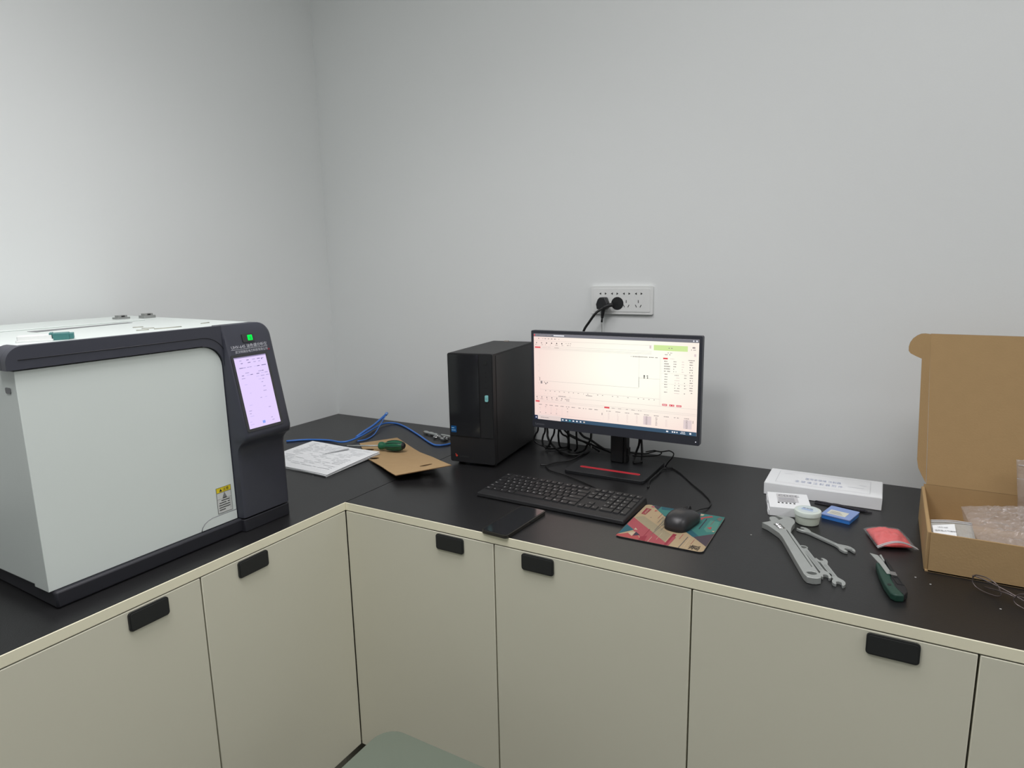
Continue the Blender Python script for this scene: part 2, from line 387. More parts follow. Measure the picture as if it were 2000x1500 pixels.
# power rocker and lettering
Mf = face(-.9335, 1.235, .0002)
bm = BM(); prism(bm, rrect(-.019, .011, -.009, .009, .002), 0, .002, M=Mf); rk = mk('power_rocker', bm, M_gloss, col, bevel=.0005)
bm = BM(); prism(bm, rrect(-.0055, .0065, -.006, .006, .001), .002, .0026, M=Mf); mk('power_light', bm, glow('green_led', (10, 215, 70), 1.6), rk, label='lit green square')
bm = BM(); M2 = Mf @ Matrix.Translation((0, 0, .0029)); pr(bm, -.0010, .0002, -.0052, .002, 0, M2); pr(bm, .0018, .0030, -.0052, .002, 0, M2); mk('light_mark', bm, mat('dark_green_mark', (0, 90, 30)), rk, weld=False)
M_letter = mat('silver_lettering', (196, 198, 205), 0.5)
bm = BM(); Mt = face(-.985, 1.2145, .0006); wd = text(bm, 'UHV-645', .0095, Mt); text(bm, '油色谱分析仪', .0092, face(-.985 + wd + .003, 1.2147, .0006))
pr(bm, -.001, .094, -.0026, -.0019, 0, Mt)
text(bm, '武汉特高压电力科技有限公司', .0066, face(-.977, 1.2045, .0006)); mk('lettering', bm, M_letter, col, weld=False, label='pale lettering above the display')
bm = BM(); pr(bm, 0, .006, 0, .004, 0, face(-.892, 1.203, .0006)); mk('red_mark', bm, mat('dull_red_mark', (120, 35, 50)), col, weld=False)
# warning sticker on the door
My = mat('sticker_yellow', (222, 200, 40), 0.5)
Mw = frame((.6806, -1.0450, .8580), (0, 1, 0), (0, 0, 1))
bm = BM(); prism(bm, [(0, 0), (.0365, 0), (.0365, .058), (0, .058)], 0, .0002, M=Mw); stk = mk('warning_sticker', bm, mat('sticker_white', (205, 208, 205), .5), door)
bm = BM(); Q = Mw @ Matrix.Translation((0, 0, .0004))
pr(bm, .0006, .0359, .0465, .0574, 1, Q); Q2 = Mw @ Matrix.Translation((0, 0, .0006))
for a in ((0, .0365, 0, .0007), (0, .0365, .0573, .058), (0, .0007, 0, .058), (.0358, .0365, 0, .058), (.0007, .0358, .0458, .0465), (.0007, .0358, .0315, .0319), (.0322, .0326, .004, .031)): pr(bm, *a, 0, Q2)
quad(bm, [Q2 @ Vector(p) for p in ((.0075, .0485, 0), (.0145, .0485, 0), (.011, .0550, 0))], 0)
quad(bm, [Q2 @ Vector(p) for p in ((.0145, .0345, 0), (.0245, .0345, 0), (.0195, .0455, 0))], 2)
text(bm, '注意', .0075, Q2 @ Matrix.Translation((.0165, .0490, 0)))
pr(bm, .0145, .0245, .0322, .0338, 0, Q2)
for k, (a, b) in enumerate(((.0105, .031), (.005, .0225), (.004, .031), (.004, .031), (.004, .019))): pr(bm, a, b, .0268 - k * .0052, .0286 - k * .0052, 0, Q2)
pr(bm, .0255, .031, .0216, .0234, 0, Q2)
mk('sticker_print', bm, [M_ink, My, M_greyink], stk, weld=False)

# small connector lying on the analyser
cn = thing('terminal_connector', 'small white tag with a teal ribbed connector lying on top of the analyser', 'connector', (.60, -1.29, 1.2642))
Mc = Matrix.Translation((.600, -1.291, 1.2642)) @ Matrix.Rotation(R(62), 4, 'Z')
bm = BM(); prism(bm, rrect(-.045, .010, -.022, .022, .003), .0, .0030, M=Mc); prism(bm, rrect(-.043, .008, -.019, .019, .003), .0028, .010, M=Mc); mk('white_tag', bm, M_whitep, cn, bevel=.001)
bm = BM(); box(bm, .009, .034, -.016, .016, .0, .012, M=Mc)
for i in range(3): box(bm, .0335, .041, -.014 + i * .0115, -.009 + i * .0115, .001, .011, M=Mc); box(bm, .004, .0095, -.014 + i * .0115, -.009 + i * .0115, .0095, .013, M=Mc)
mk('teal_block', bm, mat('teal_plastic', (62, 118, 116), .45), cn, bevel=.0006)

# ------------------------------------------------------------------ papers, cardboard, screwdriver, blue cable
pp_ = thing('paper_booklet', 'stapled white printed paper booklet lying beside the analyser', 'paper', (.42, -.5, ZT))
A, B_, C_, D_ = Vector((.5697, -.6237, 0)), Vector((.5628, -.3884, 0)), Vector((.2601, -.3799, 0)), Vector((.267, -.6152, 0))
def sheet(k, z0, z1, off):
    bm = BM(); c = (A + B_ + C_ + D_) / 4; rot = Matrix.Translation(c) @ Matrix.Rotation(R(off), 4, 'Z') @ Matrix.Translation(-c)
    N = 10; g = []
    for lay in (0, 1):
        gg = []
        for i in range(N + 1):
            row = []
            for j in range(N + 1):
                u, v = i / N, j / N
                p = (A * (1 - u) + D_ * u) * (1 - v) + (B_ * (1 - u) + C_ * u) * v; p = rot @ p
                cr = k * (.0025 * (1 - u) ** 2 * (.4 + v) + .001 * math.sin(5 * u + 3 * v))
                row.append(bm.verts.new((p.x, p.y, (z0 if lay == 0 else z1) + max(0, cr) + .0030 * v)))
            gg.append(row)
        g.append(gg)
    for i in range(N):
        for j in range(N):
            for lay in (0, 1): bm.faces.new([g[lay][i][j], g[lay][i + 1][j], g[lay][i + 1][j + 1], g[lay][i][j + 1]])
    rim = [(i, 0) for i in range(N)] + [(N, j) for j in range(N)] + [(i, N) for i in range(N, 0, -1)] + [(0, j) for j in range(N, 0, -1)]
    for q, (a, b) in enumerate(rim):
        a2, b2 = rim[(q + 1) % len(rim)]; bm.faces.new([g[0][a][b], g[0][a2][b2], g[1][a2][b2], g[1][a][b]])
    return mk('page', bm, M_paper, pp_)
sheet(.2, ZT + .0002, ZT + .0022, .0); sheet(.5, ZT + .0026, ZT + .0042, -.8); top = sheet(1, ZT + .0050, ZT + .0056, .6)
bm = BM(); ex = (C_ - B_).normalized(); ey = (B_ - A).normalized()
Mp = frame((A.x, A.y, ZT + .0088), ey, -ex.cross(Vector((0, 0, 1))).cross(Vector((0, 0, 1))).cross(Vector((0, 0, 1))) if False else ex)
# printed lines run along the long side, seen from the left end of the bench
rnd = random.Random(11)
def pz(s, t_): p = A + ey * s + ex * t_; return (p.x, p.y, ZT + .0062 + .0034 * (1 - t_ / .303) ** 2 * (.4 + s / .235) + .0011 + .0030 * s / .235)
for k in range(17):
    s = .215 - k * .0112; a = .025; 
    while a < .27:
        ln = rnd.uniform(.01, .05); e = min(.28, a + ln)
        if rnd.random() < .72: quad(bm, [pz(s, a), pz(s, e), pz(s + .0022, e), pz(s + .0022, a)], 0)
        a = e + .006
quad(bm, [pz(.135, .155), pz(.142, .155), pz(.219, .120), pz(.212, .112)], 1)
mk('page_print', bm, [mat('faint_print', (214, 216, 218), .8), mat('grey_band_print', (150, 152, 155), .8)], top, weld=False)

# cardboard sheet, warped, with hand holes
outl = [(.7786, -.5694), (.8994, -.4737), (.7562, -.3703), (.4765, -.2003), (.4074, -.3143), (.5604, -.4425), (.6676, -.5012)]
def cz(x, y):
    # lifted towards its front and right corners, touching the bench along the back
    d = ((x - .4765) * .66 + (-.2003 - y) * .75)
    e = (x - .60) * .75 + (y + .40) * .66
    return ZT + .0004 + max(0, d - .20) * .055 + max(0, e) * max(0, d - .18) * .40
bm = BM()
def subdiv(pts, n=6):
    o = []
    for i, p in enumerate(pts):
        q = pts[(i + 1) % len(pts)]
        for k in range(n): o.append((p[0] + (q[0] - p[0]) * k / n, p[1] + (q[1] - p[1]) * k / n))
    return o
holes = [ell(.808, -.470, .019, .0085, 14, R(50)), ell(.577, -.433, .0165, .012, 14, R(40)), ell(.494, -.360, .015, .010, 14, R(30))]
prism(bm, subdiv(outl), 0, .0022, holes=holes, side_mi=1)
bmesh.ops.subdivide_edges(bm, edges=[e for e in bm.edges if e.calc_length() > .08], cuts=3, use_grid_fill=True)
for v in bm.verts: v.co.z += cz(v.co.x, v.co.y)
o = mk('cardboard_sheet', bm, [M_card, M_cardcore], smooth=True, angle=35); tag(o, 'curled brown cardboard sheet with round holes, under the green screwdriver', 'cardboard')

sd = thing('screwdriver', 'screwdriver with dark green rubber handle lying across the cardboard sheet', 'screwdriver', (.52, -.355, ZT))
p0, p1 = Vector((.4132, -.3772, ZT + .0105)), Vector((.532, -.3545, ZT + .0195))
ax = (p1 - p0).normalized()
bm = BM(); tube(bm, [p0, p0 + (p1 - p0) * .5, p1 + ax * .01], .0026, 10, smooth=False); mk('shaft', bm, M_steel, sd)
prof = [(.010, 0), (.0125, .003), (.0128, .012), (.0105, .017), (.0105, .024), (.0135, .032), (.0160, .045), (.0168, .060), (.0155, .074), (.0115, .086), (.006, .091)]
Mz = frame(p1, Vector((0, 0, 1)).cross(ax), ax.cross(Vector((0, 0, 1)).cross(ax).normalized())) 
ux = Vector((0, 0, 1)).cross(ax).normalized(); uy = ax.cross(ux)
Mh = Matrix(((ux.x, uy.x, ax.x, p1.x), (ux.y, uy.y, ax.y, p1.y), (ux.z, uy.z, ax.z, p1.z), (0, 0, 0, 1)))
bm = BM(); lathe(bm, prof, 24, Mh); hd = mk('handle', bm, M_green, sd, smooth=True)
bm = BM()
for k in range(8):
    a = 2 * PI * k / 8; pts = [Mh @ Vector(((r + .0004) * math.cos(a), (r + .0004) * math.sin(a), z)) for r, z in ((.0128, .030), (.0155, .042), (.0166, .056), (.0158, .070), (.0120, .083))]
    tube(bm, pts, .0016, 6)
mk('grip_ribs', bm, mat('dark_green_grip', (20, 62, 48), .6), hd)
bm = BM(); lathe(bm, [(.0118, .0855), (.0098, .0895), (.0055, .0925)], 20, Mh); mk('end_cap', bm, M_black2, hd, smooth=True)

zt = ZT + .0034
bm = BM(); tube(bm, [(-0.0 + .16, -.408, zt), (.2111, -.362, zt), (.2816, -.3355, zt), (.356, -.3431, zt + .004), (.3723, -.3065, zt + .006), (.35, -.2267, zt + .004), (.3174, -.1284, zt + .003), (.3097, -.0713, zt + .004), (.3346, -.0418, zt), (.3977, -.0647, zt), (.5116, -.1338, zt), (.623, -.2071, zt), (.6654, -.2215, zt), (.6905, -.1912, zt), (.700, -.1251, zt), (.74, -.04, zt)], .0032, 8)
o = mk('network_cable', bm, M_blue); tag(o, 'long blue network cable snaking from the analyser to behind the tower', 'cable')
bc = thing('network_cable', 'short looped blue cable end rising above the corner of the worktop', 'cable', (.33, -.18, ZT))
bm = BM(); tube(bm, [(.362, -.280, zt + .0068), (.345, -.225, zt + .011), (.322, -.150, zt + .014), (.309, -.10, zt + .022), (.303, -.055, zt + .034)], .0042, 8)
tube(bm, [(.303, -.055, zt + .034), (.318, -.09, zt + .022), (.345, -.145, zt + .010), (.375, -.205, zt), (.395, -.265, zt), (.385, -.300, zt)], .0020, 8); mk('cord', bm, M_blue, bc)
bm = BM(); tube(bm, [(.3035, -.058, zt + .033), (.3015, -.047, zt + .038)], .0055, 8, smooth=False); mk('plug', bm, mat('clear_blue_plug', (120, 160, 220), .25), bc)

# metal fittings lying left of the tower
ft = thing('metal_fitting', 'small steel tube fitting with loose rings lying just left of the tower', 'fitting', (.58, -.13, ZT))
bm = BM(); tube(bm, [(.524, -.108, .8066), (.546, -.113, .8066), (.572, -.119, .8066), (.596, -.128, .8066)], lambda s: .0045 + .0018 * math.sin(s * 9) ** 2, 12); mk('tube', bm, M_steel, ft)
bm = BM(); tube(bm, [(.602 + .010 * math.cos(a), -.140 + .012 * math.sin(a), .8062) for a in [2 * PI * k / 16 for k in range(16)]], .0028, 8, smooth=False, closed=True); mk('ring', bm, M_chrome, ft)
bm = BM(); tube(bm, [(.606, -.136, .8056), (.632, -.1465, .8056), (.655, -.152, .8056)], .0022, 8); tube(bm, [(.603, -.115, .806), (.632, -.117, .806), (.66, -.125, .806)], .004, 10); mk('rod', bm, M_steel, ft)
bm = BM(); box(bm, .636, .652, -.168, -.140, .8012, .8100, M=Matrix.Rotation(0, 4, 'Z')); tube(bm, [(.644, -.154, .809), (.644, -.154, .8145)], .005, 10, smooth=False); mk('nut_block', bm, M_chrome, ft, bevel=.001)
bm = BM(); tube(bm, [(.522, -.1075, .8056), (.5245, -.1085, .8056)], .0045, 10, smooth=False); mk('tip', bm, mat('brass', (190, 160, 110), .3, metal=.8), ft)
# ------------------------------------------------------------------ computer tower (local frame: x right, y to the back)
pc = thing('computer_tower', 'black computer tower standing between the cardboard sheet and the monitor', 'computer', (.817, -.357, ZT), R(7))
W, D, Hh = .145, .320, .336
bm = BM(); prism(bm, rrect(.001, W - .001, .010, D, .004), .010, Hh - .001); cs = mk('case', bm, mat('tower_steel', (34, 34, 35), .5, var=.05, bump=.1, bscale=700), pc, local=True, bevel=.0015)
bm = BM(); prism(bm, rrect(0, W, .010, Hh, .006), -.004, .0098, 'y'); fp = mk('front_panel', bm, M_black2, pc, local=True, bevel=.0025)
bm = BM(); prism(bm, rrect(.003, .1005, .090, Hh - .003, .002), -.0062, -.0041, 'y'); mk('gloss_panel', bm, M_gloss, fp, local=True, bevel=.0006)
bm = BM(); prism(bm, rrect(.104, W - .003, .090, Hh - .003, .002), -.0056, -.0041, 'y'); mk('port_strip', bm, M_black, fp, local=True, bevel=.0005)
bm = BM(); prism(bm, ell(.1225, .310, .0055, .0055, 20), -.0068, -.0057, 'y'); mk('power_button', bm, M_pull, fp, local=True, bevel=.0004)
for nm, po in [('audio_port', ell(.1235, z, .0024, .0024, 12)) for z in (.283, .270, .255)] + [('card_slot', rrect(.117, .131, .236, .240, .001)), ('card_slot', rrect(.117, .131, .222, .226, .001)), ('usb_port', rrect(.1195, .1225, .180, .193, .001)), ('usb_port', rrect(.1270, .1300, .180, .193, .001))]:
    bm = BM(); prism(bm, po, -.0060, -.0057, 'y'); mk(nm, bm, M_ink, fp, local=True)
bm = BM(); prism(bm, rrect(.1200, .1300, .1985, .2170, .0025), -.0090, -.0057, 'y'); mk('usb_receiver', bm, mat('pale_cyan_plastic', (140, 205, 205), .35), fp, local=True, bevel=.0005, label='pale cyan dongle in the front port')
bm = BM(); text(bm, 'G', .008, frame((.1222, -.0092, .204), (1, 0, 0), (0, 0, 1))); mk('receiver_mark', bm, mat('teal_mark', (60, 120, 125)), fp, local=True, weld=False)
bm = BM(); prism(bm, rrect(.006, .0235, .100, .1195, .001), -.0066, -.0063, 'y'); bs = mk('blue_badge', bm, mat('badge_blue', (22, 84, 140), .3), fp, local=True)
bm = BM(); Mb = frame((.0075, -.0068, .1125), (1, 0, 0), (0, 0, 1)); pr(bm, 0, .009, 0, .0018, 0, Mb); pr(bm, 0, .013, -.0068, -.0052, 0, Mb); mk('badge_print', bm, mat('badge_pale', (160, 205, 235)), bs, local=True, weld=False)
bm = BM(); prism(bm, [(.0165, .0285), (.0205, .0245), (.0245, .0285), (.0205, .0325)], -.0046, -.0042, 'y'); prism(bm, [(.0155, .0330), (.0175, .0310), (.0195, .0330), (.0175, .0350)], -.0046, -.0042, 'y'); mk('red_badge', bm, mat('badge_red', (205, 70, 55), .4), fp, local=True)
bm = BM(); text(bm, 'Lenovo', .010, frame((.030, -.0045, .0255), (1, 0, 0), (0, 0, 1))); mk('badge_lettering', bm, mat('dim_lettering', (58, 58, 60)), fp, local=True, weld=False)
for x in (.02, W - .02):
    for y in (.03, D - .03):
        bm = BM(); prism(bm, ell(x, y, .010, .010, 14), .0002, .0105); mk('foot', bm, M_black2, pc, local=True)
bm = BM(); box(bm, W - .0012, W + .0008, .018, D - .006, .016, Hh - .006); mk('side_panel', bm, mat('tower_steel', (34, 34, 35)), pc, local=True, bevel=.0006)
bm = BM(); box(bm, .045, .060, D - .012, D - .004, Hh - .001, Hh + .0015); mk('top_tab', bm, mat('pale_tab', (170, 160, 150)), pc, local=True)

# ------------------------------------------------------------------ monitor
MX0, MX1, MZ0, MZ1, MY = 1.0205, 1.5165, .9050, 1.1945, -.220
mo = thing('monitor', 'black flat monitor with a lit software window, standing beside the tower', 'monitor', (1.27, -.19, ZT))
bm = BM(); prism(bm, rrect(MX0, MX1, MZ0, MZ1, .004), MY, MY + .018, 'y'); fr = mk('frame', bm, mat('monitor_bezel', (52, 54, 62), .45, var=.04), mo, bevel=.002)
bm = BM(); prism(bm, rrect(MX0 + .05, MX1 - .05, MZ0 + .03, MZ1 - .04, .03), MY + .018, MY + .042, 'y'); mk('back_shell', bm, M_black2, mo, bevel=.008)
SX0, SX1, SZ0, SZ1 = MX0 + .0085, MX1 - .0085, MZ0 + .0255, MZ1 - .0090
def scr_mat():
    m = bpy.data.materials.new('lcd_page'); m.use_nodes = True; nt = m.node_tree; nt.nodes.clear()
    o = nt.nodes.new('ShaderNodeOutputMaterial'); e = nt.nodes.new('ShaderNodeEmission'); tc = nt.nodes.new('ShaderNodeTexCoord')
    mp = nt.nodes.new('ShaderNodeMapping'); mp.inputs['Location'].default_value = (-.33, 0, -.08)
    mp.inputs['Scale'].default_value = (3.0, 0, 4.7)
    # viewing-angle tint painted into the emission: warm white middle, pinker towards the rim
    g = nt.nodes.new('ShaderNodeTexGradient'); g.gradient_type = 'SPHERICAL'
    r = nt.nodes.new('ShaderNodeValToRGB'); r.color_ramp.elements[0].color = (*s2l((243, 216, 209)), 1); r.color_ramp.elements[1].color = (*s2l((255, 255, 240)), 1)
    r.color_ramp.elements[1].position = .75
    nt.links.new(tc.outputs['Object'], mp.inputs['Vector']); nt.links.new(mp.outputs[0], g.inputs[0]); nt.links.new(g.outputs['Fac'], r.inputs[0])
    nt.links.new(r.outputs[0], e.inputs[0]); e.inputs[1].default_value = 1.0; nt.links.new(e.outputs[0], o.inputs[0]); return m
LCD = scr_mat()
dp_ = [(SX0, SZ0), (SX1, SZ0), (SX1, SZ1), (SX0, SZ1)]
bm = BM(); prism(bm, dp_, MY - .0004, MY + .001, 'y'); dsp = mk('screen_display', bm, LCD, mo, label='lit display')
for nd in LCD.node_tree.nodes:
    if nd.type == 'MAPPING': nd.inputs['Location'].default_value = (-.20, 0, -1.42)
sw, sh = SX1 - SX0, SZ1 - SZ0
UI = {n: glow('ui_' + n, c, 1.0) for n, c in (('bar', (122, 122, 130)), ('line', (205, 196, 190)), ('green', (208, 232, 160)), ('red', (222, 84, 92)), ('text', (150, 140, 140)), ('dark', (70, 66, 70)), ('task', (62, 86, 108)), ('taskd', (44, 54, 84)), ('white', (240, 240, 245)), ('grey', (222, 205, 205)), ('cyan', (90, 190, 200)), ('faint', (225, 208, 203)))}
names = list(UI); ix = {n: i for i, n in enumerate(names)}
bm = BM()
def ui(u0, u1, v0, v1, n, lay=1):   # u to the right, v downwards, both 0..1 over the display
    y = MY - .0004 - lay * .00035
    quad(bm, [(SX0 + u0 * sw, y, SZ1 - v1 * sh), (SX0 + u1 * sw, y, SZ1 - v1 * sh), (SX0 + u1 * sw, y, SZ1 - v0 * sh), (SX0 + u0 * sw, y, SZ1 - v0 * sh)], ix[n])
rnd = random.Random(5)
def dots(u0, u1, v, h=.006, n='text', dens=.8, lay=1):
    a = u0
    while a < u1:
        e = min(u1, a + rnd.uniform(.003, .008))
        if rnd.random() < dens: ui(a, e, v - h / 2, v + h / 2, n, lay)
        a = e + .0015
ui(0, 1, 0, .034, 'bar'); dots(.018, .12, .017, .009, 'text', .9, 2); ui(.135, .205, .011, .022, 'white', 2); ui(.002, .010, .006, .026, 'red', 2); ui(.968, .974, .010, .024, 'white', 2); ui(.984, .992, .010, .024, 'white', 2)
for k in range(8): dots(.010 + k * .0215, .021 + k * .0215, .055, .010)
for k in range(6):
    u = .010 + k * .034; ui(u + .006, u + .013, .098, .110, 'dark' if k > 1 else 'text'); dots(u, u + .018, .124, .006); ui(u + .025, u + .0256, .084, .134, 'line')
dots(.215, .250, .100, .006); dots(.215, .250, .122, .007)
for v in (.079, .140, .158, .170): ui(0, .74, v, v + .0022, 'line')
ui(.008, .046, .148, .164, 'red', 2); dots(.06, .12, .155, .005, 'faint'); dots(.14, .17, .155, .005)
ui(.752, .940, .072, .128, 'green'); dots(.835, .858, .100, .008, 'text', .9, 2); ui(.727, .738, .082, .112, 'grey'); ui(.965, .980, .078, .092, 'text'); dots(.958, .988, .108, .007)
# plot area
ui(.040, .0405, .19, .64, 'line'); ui(.040, .790, .640, .6425, 'line'); ui(.7895, .7905, .20, .71, 'line'); ui(.668, .669, .19, .53, 'line'); ui(.040, .668, .540, .5430, 'line'); ui(.668, .670, .42, .533, 'dark'); ui(.669, .79, .430, .4325, 'line')
ui(.038, .040, .50, .54, 'dark'); ui(.041, .668, .180, .1815, 'faint')
for k in range(6): dots(.028, .036, .22 + k * .07, .008, 'faint')
for k in range(23): dots(.075 + k * .031, .083 + k * .031, .655, .007)
for a in ((.044, .056, .545, .575), (.068, .072, .55, .565), (.076, .084, .562, .58), (.088, .094, .552, .566)): ui(*a, 'text')
for a in ((.696, .704, .398, .415), (.696, .704, .420, .432), (.714, .722, .400, .410), (.716, .722, .418, .432)): ui(*a, 'dark')
dots(.62, .78, .205, .008); dots(.500, .504, .42, .014)
dots(.345, .385, .672, .008)
# right-hand column
dots(.83, .86, .150, .006); dots(.815, .85, .168, .008); ui(.806, .832, .200, .216, 'red', 2); dots(.845, .868, .209, .006, 'faint'); dots(.945, .98, .216, .008); ui(.975, .986, .150, .175, 'grey')
for k in range(5): dots(.812, .838 + .008 * (k > 1), .237 + k * .026, .010); dots(.864, .880, .237 + k * .026, .008); dots(.910, .922, .237 + k * .026, .008, 'faint'); dots(.952, .970, .237 + k * .026, .009)
for k in range(8): dots(.815, .832, .372 + k * .027, .008); dots(.872, .90, .378 + k * .027, .007, 'text' if k in (0, 4, 5, 6) else 'faint'); dots(.925, .938, .375 + k * .027, .007); dots(.955, .972, .372 + k * .026, .009)
ui(.80, .98, .362, .3635, 'line'); ui(.80, .98, .472, .4735, 'line'); ui(.797, .7975, .18, .72, 'line')
for k, a in enumerate((.806, .846, .886)): ui(a, a + .028, .688, .708, 'red', 2); dots(a + .004, a + .024, .698, .006, 'white', .7, 3)
# lower panels
for k in range(8): dots(.010 + k * .020, .014 + k * .020, .700 - .012, .008, 'faint')
dots(.165, .215, .706, .008); dots(.235, .26, .706, .006, 'faint')
for k in range(6): u = .008 + k * .034; ui(u + .006, u + .013, .727, .740, 'text'); dots(u, u + .018, .754, .006); ui(u + .025, u + .0256, .716, .766, 'line')
dots(.208, .238, .736, .007); dots(.208, .238, .752, .007)
for v in (.770, .786, .716): ui(0, 1, v, v + .0022, 'line')
ui(.008, .036, .776, .794, 'red', 2); ui(.462, .494, .776, .794, 'red', 2)
for k in range(5): dots(.508 + k * .040, .526 + k * .040, .786, .007)
for c in range(11):
    u = .030 + c * .037; dots(u, u + .022, .822, .008)
    if c < 6:
        for q in range(5): dots(u + .006, u + .014, .843 + q * .018, .007, 'text' if rnd.random() < .5 else 'faint')
ui(.002, .44, .932, .934, 'line'); ui(.455, .4555, .80, .93, 'line'); ui(.446, .450, .85, .875, 'text')
for c in range(9):
    u = .475 + c * .057
    if c in (4, 8): ui(u - .004, u + .042, .838, .932, 'grey')
    dots(u, u + .028, .824, .007, 'text', .9, 2)
    for q in range(6 if c != 7 else 0): dots(u + .010, u + .020, .846 + q * .0155, .007, 'text' if c in (4, 5, 8) else 'faint', .9, 2)
ui(.978, .981, .84, .87, 'text')
# task bar
ui(0, 1, .958, 1.0, 'task'); ui(0, .022, .952, 1.0, 'taskd', 2); ui(.008, .014, .970, .984, 'white', 3); ui(.022, .180, .945, .998, 'white', 2); ui(.0225, .1795, .9455, .9975, 'faint', 3); dots(.035, .10, .972, .007, 'text', .9, 4)
for k in range(7): ui(.188 + k * .0235, .198 + k * .0235, .972, .986, ('white', 'white', 'cyan', 'white', 'white', 'white', 'line')[k], 2)
for a, b in ((.832, .844), (.864, .872), (.876, .884), (.890, .896)): ui(a, b, .972, .986, 'white', 2)
dots(.915, .938, .970, .007, 'white', .9, 2); dots(.912, .94, .986, .007, 'white', .9, 2); ui(.962, .972, .970, .988, 'white', 2)
mk('screen_print', bm, [UI[n] for n in names], dsp, weld=False, kind='stuff')
bm = BM(); text(bm, 'Lenovo', .010, frame((MX0 + .010, MY - .0005, MZ0 + .008), (1, 0, 0), (0, 0, 1))); mk('bezel_lettering', bm, mat('bezel_ink', (120, 122, 128)), fr, weld=False)
bm = BM(); prism(bm, ell(MX1 - .010, MZ0 + .010, .0013, .0013, 10), MY - .0008, MY, 'y'); mk('power_led', bm, glow('led_white', (240, 240, 250), 1.0), fr)
# stand
bm = BM(); box(bm, 1.2455, 1.2835, -.160, -.140, .8095, 1.02); nk = mk('stand_neck', bm, M_black, mo, bevel=.003)
bm = BM(); box(bm, 1.2840, 1.2925, -.155, -.128, .8095, .97); box(bm, 1.2925, 1.297, -.150, -.132, .830, .853); mk('cable_guide', bm, M_black2, nk, bevel=.001)
bm = BM(); box(bm, 1.225, 1.305, -.178, -.158, .98, 1.08); mk('mount', bm, M_black2, mo, bevel=.003)
# base plate with the red-lined phone slot cut through
slot = rrect(1.1850, 1.3620, -.2425, -.2320, .005)
bm = BM(); prism(bm, rrect(1.155, 1.389, -.288, -.090, .012), ZT + .0005, ZT + .0090, holes=[slot]); sb = mk('stand_base', bm, M_black, mo, bevel=.0012)
bm = BM(); prism(bm, rrect(1.1842, 1.3628, -.2433, -.2312, .0058), ZT + .0070, ZT + .0096, holes=[rrect(1.1866, 1.3604, -.2409, -.2336, .0034)]); mk('red_slot_rim', bm, mat('red_trim', (215, 62, 72), .4), sb, label='red rim of the slot')
bm = BM(); prism(bm, rrect(1.1852, 1.3618, -.2423, -.2322, .0045), ZT + .0008, ZT + .0030); mk('slot_floor', bm, mat('dark_red_trim', (120, 18, 28), .5), sb)

# ------------------------------------------------------------------ socket plate on the wall, plugs with cords
ou = thing('wall_socket', 'white multi-outlet wall socket plate above the monitor', 'socket', (1.218, 0, 1.228))
bm = BM(); prism(bm, rrect(1.120, 1.316, 1.2295, 1.3145, .004), -.0085, -.0002, 'y'); pl = mk('plate', bm, M_whitep, ou, bevel=.002)
bm = BM(); prism(bm, rrect(1.128, 1.308, 1.2370, 1.3070, .003), -.0098, -.0086, 'y'); mk('insert', bm, M_whitep, ou, bevel=.0008)
for k in range(4):
    cx = 1.1594 + k * .0379
    for s in (-1, 1):
        bm = BM(); c = cx + s * .0088; prism(bm, [(c + s * .0032, 1.2915), (c - s * .0028, 1.2950), (c - s * .0028, 1.2880)], -.0102, -.0099, 'y'); mk('pin_slot', bm, M_ink, ou)
    if k > 1:
        for dx, dz, rot in ((0, .0125, 0), (-.0072, -.0008, 28), (.0072, -.0008, -28)):
            bm = BM(); Mx = Matrix.Translation((cx - .001, 0, 1.2555)) @ Matrix.Translation((dx, 0, dz)) @ Matrix.Rotation(R(-rot), 4, 'Y')
            box(bm, -.0010, .0010, -.0102, -.0099, -.0042, .0042, M=Mx); mk('pin_slot', bm, M_ink, ou)
p = thing('power_plug', 'black angular plug in the leftmost lower outlet, cord hanging straight down', 'plug', (1.165, -.012, 1.245))
bm = BM(); prism(bm, [(1.1450, 1.2600), (1.1480, 1.2450), (1.1790, 1.2450), (1.1840, 1.2580), (1.1750, 1.2812), (1.1565, 1.2812), (1.1500, 1.2740)], -.034, -.0103, 'y'); mk('plug_body', bm, M_black, p, bevel=.003)
bm = BM(); tube(bm, [(1.1650, -.022, 1.2460), (1.1636, -.022, 1.232), (1.1618, -.022, 1.218)], lambda s: .0062 - .0020 * s, 10); mk('strain_relief', bm, M_black2, p)
bm = BM(); tube(bm, [(1.1618, -.022, 1.219), (1.1602, -.021, 1.205)], .0030, 8); mk('cord', bm, M_cable, p)
bm = BM(); tube(bm, [(1.1602, -.021, 1.205), (1.158, -.014, 1.18), (1.155, -.010, 1.12), (1.150, -.02, 1.00), (1.145, -.05, .88), (1.142, -.06, .8075)], .0022, 8); mk('cord', bm, mat('pale_grey_cord', (190, 192, 190), .5), p, label='pale grey lower cord')
p = thing('power_plug', 'round black plug in the second lower outlet, cord curving left behind the monitor', 'plug', (1.206, -.012, 1.242))
bm = BM(); lathe(bm, [(.0195, 0), (.0205, .006), (.0195, .016), (.0150, .022), (.006, .0235)], 28, frame((1.206, -.0103, 1.262), (-1, 0, 0), (0, 0, 1)) ); mk('plug_body', bm, M_black, p, smooth=True)
bm = BM(); tube(bm, [(1.196, -.026, 1.259), (1.183, -.036, 1.2555), (1.1725, -.043, 1.2500)], lambda s: .0068 - .0026 * s, 10); mk('strain_relief', bm, M_black2, p)
